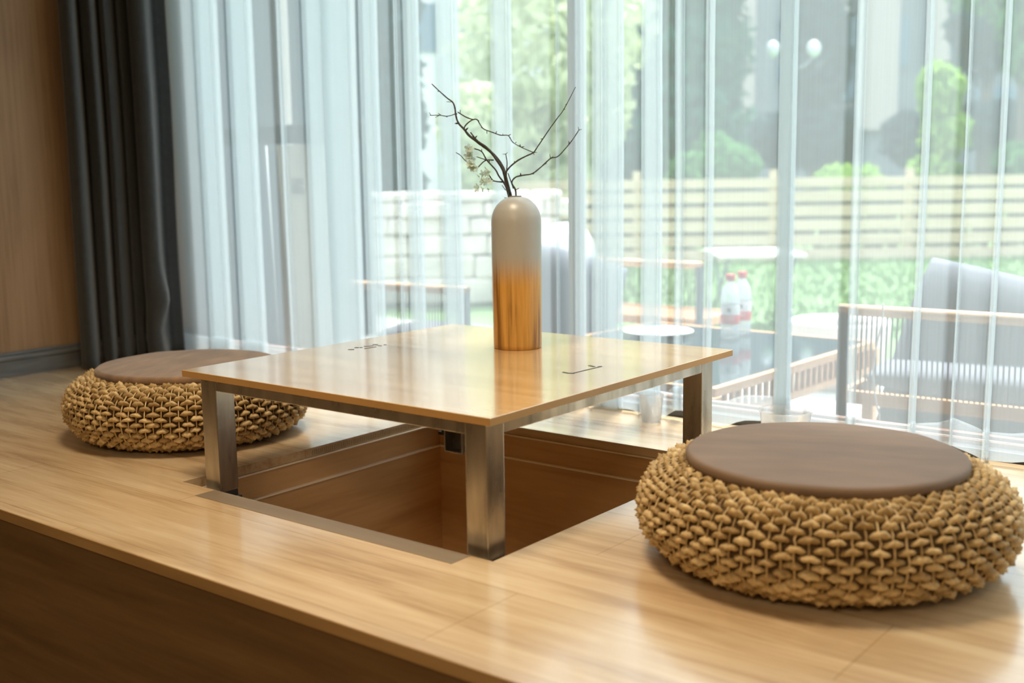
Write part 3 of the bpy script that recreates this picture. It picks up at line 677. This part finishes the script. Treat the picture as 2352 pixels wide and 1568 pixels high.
# ------------------------------------------------------------------ cup and tub on the platform
cp = thing('plastic_cup', 'small clear ribbed plastic cup standing on the deck by the curtain hem', 'cup', (-1.345, 2.235, 0))
b = BM(); pr = [(0, .001), (.0215, .001), (.0225, .003)] + [(.0225 + .0055 * z / .064 + (.0006 if k % 2 else 0), z) for k, z in enumerate([.006 + .004 * i for i in range(14)])] + [(.0290, .0655), (.0300, .067), (.0290, .068), (.0275, .066), (.0215, .004), (0, .003)]
lathe(b, pr, cp.location, 40); obj('body', b, 'cup', cp)
tb = thing('plastic_tub', 'clear round plastic tub on the deck behind the nearest pouf', 'tub', (-1.005, 2.225, 0))
b = BM(); lathe(b, [(0, .001), (.046, .001), (.048, .004), (.054, .066), (.057, .068), (.0575, .071), (.0545, .071), (.0525, .067), (.047, .005), (0, .004)], tb.location, 48); obj('body', b, 'cup', tb)

# ------------------------------------------------------------------ terrace and garden
G0 = -PLAT
b = BM(); box(b, -16, 12, WY + 0.0, 5.6, G0 - 0.1, G0); struct('patio', b, 'patio')
b = BM(); box(b, -30, 25, 5.6, 45, G0 - 0.12, G0 - 0.015); struct('lawn', b, 'lawn')
rnd = random.Random(3); b = BM()
for k in range(9000):
    d_ = 6.4 + 6.0 * rnd.random() ** .8; p = far(rnd.uniform(1150, 2500), d_, G0 - .015)
    if p.y < 5.65: continue
    a = rnd.uniform(0, PI); w = rnd.uniform(.006, .014); hh = rnd.uniform(.03, .07); ux, uy = math.cos(a) * w, math.sin(a) * w
    b.faces.new([b.verts.new(q) for q in ((p.x - ux, p.y - uy, p.z), (p.x + ux, p.y + uy, p.z), (p.x + rnd.uniform(-.02, .02), p.y + rnd.uniform(-.02, .02), p.z + hh))])
tag(obj('grass', b, 'grass', recalc=False), 'sunny green lawn between the terrace and the slatted fence', 'grass', kind='stuff')

def armchair(label, loc, W=.74, rz=0.0, back_cushion=True, seat_col='cushion', D_=.66, tilt=0.0, nst=54, cush=None):
    """Terrace armchair seen from behind: posts, teak rail, rope strands, cushions; local x along the back, y to the garden."""
    r = thing('armchair', label, 'armchair', loc, rz, 'terrace armchairs')
    zr, zs_ = .620, .374
    for x in (0.012, W - .012):
        b = BM(); box(b, x - .012, x + .012, -.014, .014, 0, zr - .004, .003); obj('leg', b, 'metal_dark', r, True)
        b = BM(); box(b, x - .012, x + .012, D_ - .028, D_, 0, zs_, .003); obj('leg', b, 'metal_dark', r, True)
    b = BM(); tube(b, [(0.0 + W * i / 12, 0, zr - .014) for i in range(13)], .0155, 10); obj('top_rail', b, 'rail', r, True)
    b = BM()
    for k in range(nst):
        x = .035 + (W - .07) * k / (nst - 1); tube(b, [(x, 0, zs_ + .01), (x, -.004, .5), (x, 0, zr - .015)], .0026, 5, False)
    obj('back_strands', b, 'rope', r, True)
    b = BM(); box(b, 0.024, W - .024, -.012, .012, zs_ - .022, zs_ + .014, .004); box(b, 0.024, W - .024, D_ - .03, D_ - .005, zs_ - .022, zs_ + .014, .004)
    for x in (.012, W - .012): box(b, x - .01, x + .01, .012, D_ - .03, zs_ - .022, zs_ + .014, .004)
    obj('seat_frame', b, 'chairwood', r, True)
    b = BM()
    if seat_col: pillow(b, (W / 2, D_ / 2 + .03, zs_ + .035), W - .06, D_ - .08, .10, Matrix.Identity(4)); obj('seat_cushion', b, seat_col, r, True)
    else: box(b, .02, W - .02, .012, D_ - .03, zs_ - .012, zs_ + .006, .002); obj('seat_slats', b, 'chairwood', r, True)
    if back_cushion:
        cx_, w_, h_, cz_, cy_ = cush
        b = BM(); pillow(b, (cx_, cy_, cz_), w_, h_, .20, Matrix.Rotation(tilt, 4, 'Y') @ Matrix.Rotation(math.radians(76), 4, 'X')); obj('back_cushion', b, 'cushion', r, True)
    return r
armchair('rope-back armchair with big grey cushion just outside the window, rightmost on the terrace', (-1.172, 2.926, G0), 1.02, .035, True, tilt=.22, nst=72, cush=(.46, .80, .52, .405, .30))
armchair('rope-back armchair beyond the coffee table, seen between the vase and the bottles', (-2.94, 4.00, G0), .755, .03, False, None, nst=48, D_=.36)
armchair('grey-cushioned rope-back armchair outside, half hidden behind the vase', (-2.86, 2.735, G0), .50, .08, False, nst=36, D_=.34)
SCP = atd(1285, 722, 4.15)
cu = thing('scatter_cushion', 'large slumped grey cushion outside, showing right of the vase', 'cushion', (SCP.x, SCP.y, SCP.z - .25))
b = BM(); pillow(b, SCP, .42, .48, .17, Matrix.Rotation(FACE, 4, 'Z') @ Matrix.Rotation(.28, 4, 'Y') @ Matrix.Rotation(math.radians(76), 4, 'X')); obj('cover', b, 'cushion', cu)
st = thing('side_stool', 'low teak stool holding up the slumped grey cushion', 'stool', (SCP.x, SCP.y, G0)); zt = SCP.z - .275
b = BM(); box(b, SCP.x - .2, SCP.x + .2, SCP.y - .2, SCP.y + .2, zt - .035, zt, .01); obj('seat', b, 'chairwood', st)
for dx in (-.17, .17):
    for dy in (-.17, .17): b = BM(); box(b, SCP.x + dx - .015, SCP.x + dx + .015, SCP.y + dy - .015, SCP.y + dy + .015, G0, zt - .035); obj('leg', b, 'metal_dark', st)
# coffee table with dark glass
ct = thing('coffee_table', 'wooden coffee table with a dark reflective glass top outside the window', 'coffee table', (-1.78, 3.1, G0))
TZ2 = .02; x0, x1, y0, y1 = -2.22, -1.372, 2.58, 3.60
R2 = Matrix.Translation((x1, y0, 0)) @ Matrix.Rotation(-.04, 4, 'Z') @ Matrix.Translation((-x1, -y0, 0))
b = BM(); box(b, x0, x1 - .014, y0, y1, TZ2 - .010, TZ2, .002, R2); obj('glass_top', b, 'darkglass', ct)['label'] = 'dark glass top'
b = BM()
for (a, c, e, g) in ((x1 - .012, x1 + .012, y0, y1), (x0 - .012, x0 + .012, y0, y1), (x0, x1, y0 - .012, y0 + .012), (x0, x1, y1 - .012, y1 + .012)):
    box(b, a, c, e, g, TZ2 - .022, TZ2 + .002, .002, R2); box(b, a, c, e, g, TZ2 - .10, TZ2 - .078, .002, R2)
obj('frame', b, 'chairwood', ct)
b = BM()
for k in range(26): y = y0 + .03 + (y1 - y0 - .06) * k / 25; box(b, x1 - .006, x1 + .006, y - .006, y + .006, TZ2 - .08, TZ2 - .02, 0, R2)
obj('slat_side', b, 'chairwood', ct)
for x in (x0, x1):
    for y in (y0, y1): b = BM(); box(b, x - .02, x + .02, y - .02, y + .02, G0, TZ2 - .02, .003, R2); obj('leg', b, 'chairwood', ct)
# water bottles
def bottle(label, c, sc=1.0):
    r = thing('water_bottle', label, 'bottle', c, 0, 'water bottles on the coffee table')
    b = BM(); lathe(b, [(0, .001), (.026, .001), (.0305, .006), (.0315, .02), (.0300, .03), (.0315, .04), (.0315, .06), (.0315, .115), (.0315, .13), (.030, .15), (.024, .170), (.015, .186), (.0125, .192), (.0125, .200)], n=32); obj('body', b, 'pet', r, True)
    b = BM(); lathe(b, [(.0322, .052), (.0324, .053), (.0324, .082), (.0322, .083)], n=32); lb = obj('label', b, 'red', r, True); lb['label'] = 'red label band'
    b = BM(); lathe(b, [(.0321, .083), (.0323, .084), (.0323, .117), (.0321, .118)], n=32); obj('label', b, 'label_white', r, True)['label'] = 'white label band with a dark emblem'
    b = BM(); view = math.atan2(-c[1], -c[0])      # the printed side faces the window
    for (da, z0, z1, w) in ((.18, .066, .078, .10), (.0, .066, .078, .11), (-.20, .066, .078, .10), (.36, .067, .077, .06)):
        for (q0, q1, zz0, zz1) in ((-w / 2, w / 2, z1 - .003, z1), (-w / 2, -w / 2 + .03, z0, z1), (w / 2 - .03, w / 2, z0, z1), (-w / 2, w / 2, z0, z0 + .0025)):
            an0, an1 = view + da + q0, view + da + q1; vv = [b.verts.new((.0328 * math.cos(a), .0328 * math.sin(a), z)) for a, z in ((an0, zz0), (an1, zz0), (an1, zz1), (an0, zz1))]; b.faces.new(vv)
    obj('print', b, 'label_white', lb, True)
    b = BM(); vv = []
    for k in range(14): a = 2 * PI * k / 14; an = view - .12 + .20 * math.cos(a); vv.append(b.verts.new((.0327 * math.cos(an), .0327 * math.sin(an), .101 + .008 * math.sin(a))))
    b.faces.new(vv); obj('emblem', b, 'label_dark', r, True)
    b = BM(); lathe(b, [(0.013, .196), (.0155, .197), (.0158, .215), (.0145, .218), (0, .218)], n=28); obj('cap', b, 'red', r, True)
    return r
p1 = atz(1676, 778, TZ2); p2 = atz(1703, 768, TZ2)
bottle('water bottle with red cap and red label, nearer and to the left of the pair', (p1.x, p1.y, TZ2 + .0005)); bottle('water bottle with red cap half behind the nearer bottle', (p2.x, p2.y, TZ2 + .0005))
pl = atz(1512, 770, TZ2); pt = thing('round_plate', 'white round plate on the far end of the coffee table', 'plate', (pl.x, pl.y, TZ2 + .001))
b = BM(); lathe(b, [(0, 0), (.07, 0), (.118, .014), (.122, .016), (.118, .018), (.07, .005), (0, .004)], pt.location, 40); obj('dish', b, 'white', pt)
# thin white cord hung over the right chair's rail
b = BM(); cq = [aty(2028, 697, 2.90), aty(2026, 740, 2.902), aty(2012, 800, 2.90), aty(2006, 860, 2.90), aty(2012, 920, 2.90), aty(2020, 960, 2.90), aty(2014, 1000, 2.90)]
tube(b, curve_pts(cq, 4), .0025, 6); tag(recentre(obj('hanging_cord', b, 'cord'), cq[-1]), 'thin white cord dangling from the top rail of the rightmost armchair', 'cord')
# round planter
pc = Vector((-1.96, 4.9, G0)); pn = thing('round_planter', 'low round planter with pale thick rim beyond the coffee table', 'planter', pc)
b = BM(); lathe(b, [(0, 0), (.17, 0), (.215, .25), (.225, .285), (.225, .30), (.215, .305), (.18, .30), (.17, .27), (.165, .18)], pc, 48); obj('bowl', b, 'planter', pn)
b = BM(); lathe(b, [(0, .225), (.168, .22)], pc, 32); obj('soil', b, 'soil', pn)
# white folding table
wt = thing('folding_table', 'white folding table with crossed legs out on the lawn', 'table', (far(1735, 7.2, G0)))
c = wt.location; b = BM(); Rw = Matrix.Translation(c) @ Matrix.Rotation(FACE, 4, 'Z')
box(b, -.28, .26, -.32, .30, .445, .465, .006, Rw); obj('tabletop', b, 'white', wt)
for s in (-.22, .2):
    for k in (-1, 1):
        b = BM(); tube(b, [Rw @ Vector((s, k * .28, 0)), Rw @ Vector((s + .01, -k * .26, .445))], .011, 6); obj('leg', b, 'metal_dark', wt)
bb = thing('bean_bag', 'white round bean bag out in the sun, just right of the vase', 'bean bag', far(1296, 8.0, G0 - .015))
b = BM(); ellipsoid(b, bb.location + Vector((0, 0, .31)), (.235, .235, .335), 28, 16, .85); obj('cover', b, 'white', bb)
# stacked stone wall
sw = thing('stone_wall', 'sunlit stacked pale stone wall at the left end of the terrace', 'wall', far(975, 8.6, G0))
rnd = random.Random(12); b = BM(); c0 = far(975, 8.6, G0)
zrow = 0.0
for row in range(6):
    x = -1.6 + rnd.uniform(-.1, .05); hgt = [.2, .17, .16, .13, .12, .07][row]
    while x < 1.0:
        w = rnd.uniform(.18, .42); cc = c0 + RX * (x + w / 2) + Vector((0, 0, zrow + hgt / 2))
        t_ = BM(); box(t_, -w / 2 * .98, w / 2 * .98, -.16 + rnd.uniform(-.03, .03), .16, -hgt / 2 * .97, hgt / 2 * .97, .025, None)
        for v in t_.verts: v.co += noise.noise_vector(v.co * 6 + cc) * .018
        bmesh.ops.transform(t_, matrix=Matrix.Translation(cc) @ Matrix.Rotation(FACE, 4, 'Z'), verts=t_.verts); merge(b, t_); x += w
    zrow += hgt
obj('stones', b, 'stone', sw)
# slatted fence
fc = thing('slatted_fence', 'low pale wooden fence of horizontal boards along the lawn', 'fence', far(1800, 12.3, G0 - .015))
Rf = Matrix.Translation(fc.location) @ Matrix.Rotation(FACE + .012, 4, 'Z')
for k in range(6):
    z0 = .015 + k * .158
    b = BM(); box(b, -3.2, 4.2, -.012, .012, z0, z0 + (.118 if k < 5 else .10), .004)
    o = obj('board', b, 'fence', fc, True); o.rotation_euler = (0, 0, FACE + .012)
for x in (-3.1, -1.6, -.1, 1.4, 2.9):
    b = BM(); box(b, x - .04, x + .04, .013, .09, 0, 1.0, .004); o = obj('post', b, 'fence', fc, True); o.rotation_euler = (0, 0, FACE + .012)
# left annex wall, leaning board, pipe
b = BM(); ya = 2.82; xl, xr = aty(560, 330, ya).x, aty(828, 324, ya).x; za, zb_ = aty(700, 328, ya).z, aty(700, 284, ya).z
box(b, -5.0, xr, ya, ya + .06, za, zb_, .003); xq = aty(745, 290, ya).x; box(b, xq - .007, xq + .007, ya - .01, ya, za - .003, za + .12)
struct('trim_1', b, 'frame')
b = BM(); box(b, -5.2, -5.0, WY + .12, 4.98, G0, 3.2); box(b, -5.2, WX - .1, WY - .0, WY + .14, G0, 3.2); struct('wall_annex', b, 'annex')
bd = thing('notice_board', 'tall cream notice board with small rows of characters, standing outside behind the left folds', 'board', (-2.95, 2.95, G0))
b = BM(); BD = 4.12
tl, tr, br, bl = atd(634, 333, BD), atd(742, 331, BD), atd(772, 1000, BD), atd(694, 1010, BD)
bl = tl + (bl - tl) * ((G0 - tl.z) / (bl.z - tl.z)); br = tr + (br - tr) * ((G0 - tr.z) / (br.z - tr.z))
vt = [tl, tr, br, bl]; back = FW * .02
fr = [b.verts.new(v) for v in vt]; bk = [b.verts.new(v + back) for v in vt]
b.faces.new(fr); b.faces.new(bk[::-1])
for i in range(4): b.faces.new((fr[i], bk[i], bk[(i + 1) % 4], fr[(i + 1) % 4]))
obj('panel', b, 'board', bd)
rnd = random.Random(6); b = BM()
for r_ in range(4):
    for c_ in range(3):
        p0 = atd(671 + c_ * 8.6 + r_ * .7, 416 + r_ * 9.6, BD - .004); s = .0105; Rc = Matrix.Translation(p0) @ Matrix.Rotation(FACE, 4, 'Z')
        for (u0, u1, v0, v1) in rnd.sample([(0, 1, .85, 1), (0, 1, .42, .57), (0, 1, 0, .15), (0, .15, 0, 1), (.85, 1, .2, 1), (.43, .57, 0, 1), (.2, .8, .62, .75)], 4):
            box(b, u0 * s, u1 * s, -.001, .001, v0 * s, v1 * s, 0, Rc)
obj('characters', b, 'label_dark', bd)
pp_ = thing('downpipe', 'pale square downpipe running down outside the left part of the window', 'pipe', (-3.45, 2.95, G0))
b = BM(); xa = aty(634, 130, 2.95).x; xb = aty(656, 130, 2.95).x; box(b, xa, xb, 2.93, 2.97, G0, 2.4, .004); recentre(obj('pipe', b, 'planter', pp_), (0, 0, 0))
po = thing('thin_pole', 'thin pale pole standing beside the cream notice board', 'pole', (-3.2, 2.7, G0))
b = BM(); pa, pb = atd(611, 335, 3.98), atd(638, 780, 3.98); pb = pa + (pb - pa) * ((G0 - pa.z) / (pb.z - pa.z)); tube(b, [pa, pb], .005, 8); obj('rod', b, 'stile', po)

# ------------------------------------------------------------------ plants beyond the fence
def leaf_cloud(bm, rnd, c, r, n_, size, flat_=0.0, shell=.55):
    c = Vector(c)
    for _ in range(n_):
        d = Vector((rnd.gauss(0, 1), rnd.gauss(0, 1), rnd.gauss(0, 1))).normalized(); k = shell + (1 - shell) * rnd.random() ** .6
        bump = 1 + .25 * noise.noise(d * 2.3 + c)
        p = c + Vector((d.x * r[0], d.y * r[1], d.z * r[2])) * k * bump
        s = size * rnd.uniform(.6, 1.4); nn = (d + Vector((rnd.uniform(-1, 1), rnd.uniform(-1, 1), rnd.uniform(-.6, 1)))).normalized()
        a = nn.cross(Vector((rnd.uniform(-1, 1), rnd.uniform(-1, 1), .3))).normalized(); e = nn.cross(a)
        bm.faces.new([bm.verts.new(q) for q in (p - a * s, p - e * s * .5, p + a * s, p + e * s * .5)])
def tree(name, label, cat, px, dist, blobs, leaf, size, seed, trunk=None, group=None):
    """blobs: (px offset in metres to the right, depth offset, height, rx, rz, count)"""
    base_ = far(px, dist, G0 - .015); r = thing(name, label, cat, base_, 0, group); rn = random.Random(seed)
    b = BM()
    for (ox, oy, z, rx, rz, n_) in blobs: leaf_cloud(b, rn, base_ + RX * ox + FW * oy + Vector((0, 0, z)), (rx, rx, rz), n_, size)
    obj('crown', b, leaf, r, recalc=False)
    if trunk:
        b = BM(); tube(b, [base_, base_ + Vector((.05, 0, trunk[1] * .5)), base_ + Vector((0, .05, trunk[1]))], [trunk[0], trunk[0] * .8, trunk[0] * .5], 9); obj('trunk', b, 'trunk', r)
        if len(trunk) > 2:
            for (ox, z) in trunk[2]:
                b = BM(); tube(b, [base_ + Vector((0, 0, trunk[1] * .8)), base_ + RX * ox * .6 + Vector((0, 0, z * .9)), base_ + RX * ox + Vector((0, 0, z))], [trunk[0] * .5, trunk[0] * .35, trunk[0] * .15], 7); obj('branch', b, 'trunk', r)
    return r
def gz(y, d): return H - (y - 399) * d / F + PLAT     # height above the lawn seen at picture row y
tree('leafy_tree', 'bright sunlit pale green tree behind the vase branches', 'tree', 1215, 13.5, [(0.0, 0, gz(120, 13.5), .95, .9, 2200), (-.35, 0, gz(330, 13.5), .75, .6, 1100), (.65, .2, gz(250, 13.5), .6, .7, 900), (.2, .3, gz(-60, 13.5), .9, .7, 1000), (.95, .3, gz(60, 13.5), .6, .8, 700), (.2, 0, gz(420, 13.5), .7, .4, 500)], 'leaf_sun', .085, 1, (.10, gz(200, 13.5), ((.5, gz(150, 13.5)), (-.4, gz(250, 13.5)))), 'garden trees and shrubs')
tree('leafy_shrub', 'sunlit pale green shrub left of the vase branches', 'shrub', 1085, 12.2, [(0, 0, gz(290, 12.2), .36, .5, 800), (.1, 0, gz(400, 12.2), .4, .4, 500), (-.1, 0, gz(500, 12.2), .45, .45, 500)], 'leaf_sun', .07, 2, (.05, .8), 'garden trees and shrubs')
tree('fir_tree', 'blue-green conifer, tallest tree left of the lamp globes', 'tree', 1600, 17.5, [(0, 0, gz(-40, 17.5), .75, 1.0, 1800), (.05, 0, gz(120, 17.5), .78, .9, 1800), (0, 0, gz(270, 17.5), .8, .7, 1300), (-.5, .3, gz(60, 17.5), .5, .9, 900), (-.4, 0, gz(300, 17.5), .5, .5, 600)], 'leaf_fir', .11, 3, (.14, gz(150, 17.5)), 'garden trees and shrubs')
tree('dark_tree', 'dark teal tree in shade between sunlit tree and conifer', 'tree', 1440, 20, [(0, 0, gz(150, 20), .95, 1.5, 1800), (-.5, 0, gz(350, 20), 1.1, .8, 1200), (.5, 0, gz(330, 20), .8, .7, 900)], 'leaf_fir', .12, 4, (.15, 2.5), 'garden trees and shrubs')
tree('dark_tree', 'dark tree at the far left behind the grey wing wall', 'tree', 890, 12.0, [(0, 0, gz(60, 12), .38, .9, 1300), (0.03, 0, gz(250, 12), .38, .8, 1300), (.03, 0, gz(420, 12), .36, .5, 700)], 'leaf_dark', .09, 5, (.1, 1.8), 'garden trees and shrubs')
tree('garden_shrub', 'light green shrub over the fence, under the conifer', 'shrub', 1680, 13.6, [(0, 0, gz(390, 13.6), .36, .28, 700), (-.42, 0, gz(400, 13.6), .34, .25, 600), (-.2, .1, gz(350, 13.6), .25, .22, 350)], 'leaf_mid', .06, 6, None, 'garden trees and shrubs')
tree('clipped_hedge', 'dark clipped hedge glimpsed through the gaps of the slatted fence', 'hedge', 1800, 13.0, [(-2.9 + .42 * k, .1, .42, .36, .42, 420) for k in range(17)], 'leaf_dark', .06, 20)
tree('topiary_bush', 'round clipped lime green bush showing over the fence', 'bush', 1950, 13.4, [(0, 0, gz(440, 13.4), .50, .30, 1800)], 'leaf_lime', .04, 7, None, 'garden trees and shrubs')
tree('leafy_shrub', 'tall bright green shrub over the fence, right of the clipped bush', 'shrub', 2150, 13.4, [(0, 0, gz(225, 13.4), .27, .35, 900), (.08, 0, gz(320, 13.4), .30, .3, 800), (-.05, 0, gz(415, 13.4), .30, .3, 700)], 'leaf_lime', .055, 8, (.04, 1.0), 'garden trees and shrubs')
tree('garden_shrub', 'mid green low shrub at the right end of the fence', 'shrub', 2335, 13.4, [(0, 0, gz(395, 13.4), .28, .3, 700), (.3, 0, gz(400, 13.4), .3, .3, 500), (-.75, .2, gz(425, 13.4), .3, .2, 450)], 'leaf_mid', .055, 9, None, 'garden trees and shrubs')
tree('leafy_tree', 'green tree leaning in at the top right of the garden', 'tree', 2330, 14.5, [(.0, 0, gz(20, 14.5), .45, .6, 1100), (.15, 0, gz(150, 14.5), .35, .35, 600), (-.45, .3, gz(-40, 14.5), .45, .5, 600)], 'leaf_mid', .07, 10, (.07, gz(150, 14.5)), 'garden trees and shrubs')
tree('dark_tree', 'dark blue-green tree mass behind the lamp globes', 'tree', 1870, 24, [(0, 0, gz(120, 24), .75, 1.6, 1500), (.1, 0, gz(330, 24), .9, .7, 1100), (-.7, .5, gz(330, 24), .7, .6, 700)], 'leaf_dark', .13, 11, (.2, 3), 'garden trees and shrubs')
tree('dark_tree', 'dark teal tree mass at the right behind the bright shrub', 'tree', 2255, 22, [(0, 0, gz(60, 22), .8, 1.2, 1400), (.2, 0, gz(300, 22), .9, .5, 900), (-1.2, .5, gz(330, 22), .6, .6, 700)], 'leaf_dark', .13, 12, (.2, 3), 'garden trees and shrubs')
# street lamp with two globes
lp = thing('garden_lamp', 'garden lamp post with two white globes between the trees', 'lamp', far(1816, 18, G0 - .015)); c = lp.location
b = BM(); tube(b, [c, c + Vector((0, 0, 2.3)), c + Vector((0, 0, 2.75))], [.05, .04, .03], 10); obj('post', b, 'metal_dark', lp)
for s in (-.32, .32):
    b = BM(); tube(b, [c + Vector((0, 0, 2.55)), c + RX * s * .6 + Vector((0, 0, 2.62)), c + RX * s + Vector((0, 0, 2.75))], .02, 8); ar = obj('arm', b, 'metal_dark', lp)
    b = BM(); ellipsoid(b, c + RX * s + Vector((0, 0, 2.87)), (.105, .105, .13), 16, 10); obj('globe', b, 'globe', lp)
# buildings
def building(label, px, dist, wdt, hgt, wall, cols, wins):
    base_ = far(px, dist, G0 - .015); r = thing('house', label, 'building', base_)
    Rb = Matrix.Translation(base_) @ Matrix.Rotation(FACE, 4, 'Z')
    b = BM(); box(b, -wdt / 2, wdt / 2, 0, 4, 0, hgt, 0, Rb); obj('facade', b, wall, r)
    for (x0, x1, z0, z1) in cols: b = BM(); box(b, x0, x1, -.25, .02, z0, z1, 0, Rb); obj('pilaster', b, 'pilaster', r)
    for (x0, x1, z0, z1) in wins: b = BM(); box(b, x0, x1, -.06, .02, z0, z1, 0, Rb); obj('window', b, 'pane', r)
    b = BM(); box(b, -wdt / 2 - .3, wdt / 2 + .3, -.4, 4.3, hgt, hgt + .25, 0, Rb); obj('roof_and_shade', b, 'pilaster', r)
    return r
D0 = 30
def u_(px): return (px - 1950) * D0 / F
def z_(y): return gz(y, D0)
building('grey house with pinkish pilasters far behind the garden trees', 1950, D0, 16, 8, 'bld',
    [(u_(1962), u_(2048), z_(310), z_(-150)), (u_(2118), u_(2162), z_(160), z_(-150)), (u_(2188), u_(2205), z_(160), z_(-150)), (u_(1660), u_(1725), z_(280), z_(-80)), (u_(1905), u_(1935), z_(60), z_(-150)), (u_(2290), u_(2310), z_(60), z_(-150))],
    [(u_(1925), u_(1960), z_(240), z_(60)), (u_(2045), u_(2075), z_(170), z_(60)), (u_(2165), u_(2186), z_(150), z_(60)), (u_(1780), u_(1830), z_(200), z_(60)), (u_(1930), u_(1960), z_(380), z_(290)), (u_(2230), u_(2330), z_(310), z_(220))])
building('pale house far off between left folds and sunlit tree', 1030, 34, 3.2, 9, 'pale_bld', [], [(-.9, -.3, 4.6, 6), (.3, .9, 4.6, 6)])

# ------------------------------------------------------------------ light
w = bpy.data.worlds.new('World'); S.world = w; w.use_nodes = True; n = w.node_tree.nodes; l = w.node_tree.links
bg = n['Background']; bg.inputs['Strength'].default_value = 3.3      # overcast sky: brightest overhead, dimmer towards the horizon
tc = n.new('ShaderNodeTexCoord'); sx = n.new('ShaderNodeSeparateXYZ'); l.new(tc.outputs['Generated'], sx.inputs[0])
rp = n.new('ShaderNodeValToRGB'); e = rp.color_ramp.elements
e[0].position = 0.0; e[0].color = (0.20, 0.245, 0.27, 1); e[1].position = 0.85; e[1].color = (0.80, 0.92, 1.0, 1); k = e.new(0.2); k.color = (0.27, 0.33, 0.365, 1)
l.new(sx.outputs['Z'], rp.inputs['Fac']); l.new(rp.outputs['Color'], bg.inputs['Color'])
def lamp(name, kind, loc, energy, col, target=None, size=None, spread=180):
    d = bpy.data.lights.new(name, kind); d.energy = energy; d.color = col
    if size: d.shape = 'RECTANGLE'; d.size, d.size_y = size
    if kind == 'AREA': d.spread = math.radians(spread)
    o = bpy.data.objects.new(name, d); COL.objects.link(o); o.location = loc; ROOTS.append(o)
    if target is not None: o.rotation_euler = (Vector(target) - Vector(loc)).to_track_quat('-Z', 'Y').to_euler()
    return o
s_ = lamp('sun', 'SUN', (0, -5, 20), 8.0, (1.0, 0.98, 0.95), (-3.5, 7, 0)); s_.data.angle = math.radians(7.0)
s_.rotation_euler = Vector((0.12, -0.36, -0.86)).to_track_quat('-Z', 'Y').to_euler()
lamp('ceiling_lamp_and_fill', 'AREA', (-1.3, 1.12, 2.3), 15, (1.0, 0.81, 0.57), (-1.3, 1.13, 0), (0.7, 0.5), 105)
lamp('ceiling_lamp_and_fill', 'AREA', (0.3, -1.9, 2.3), 60, (1.0, 0.78, 0.52), (0.3, -1.95, 0), (1.6, 0.9))  # added fill light out of view, brightens the back room and the pit

# ------------------------------------------------------------------ camera
cd_ = bpy.data.cameras.new('camera'); cam = bpy.data.objects.new('camera', cd_); COL.objects.link(cam); ROOTS.append(cam)
cd_.sensor_width = 36; cd_.lens = F * 36 / 2352; cd_.clip_end = 200
rot = Matrix((M[0], M[1], -M[2])).transposed(); cam.matrix_world = Matrix.Translation((0, 0, H)) @ rot.to_4x4()
cd_.dof.use_dof = True; cd_.dof.focus_distance = 2.15; cd_.dof.aperture_fstop = 3.0
S.camera = cam
for o in ROOTS:
    if o.parent is None: o.location.z += PLAT
S.view_settings.view_transform = 'Standard'; S.view_settings.look = 'None'; S.view_settings.gamma = 1; S.view_settings.use_curve_mapping = False
S.view_settings.exposure = 0.4
S.cycles.use_denoising = True; S.cycles.transparent_max_bounces = 32; S.cycles.max_bounces = 10; S.cycles.diffuse_bounces = 5; S.cycles.sample_clamp_indirect = 8.0
S.cycles.caustics_reflective = False; S.cycles.caustics_refractive = False
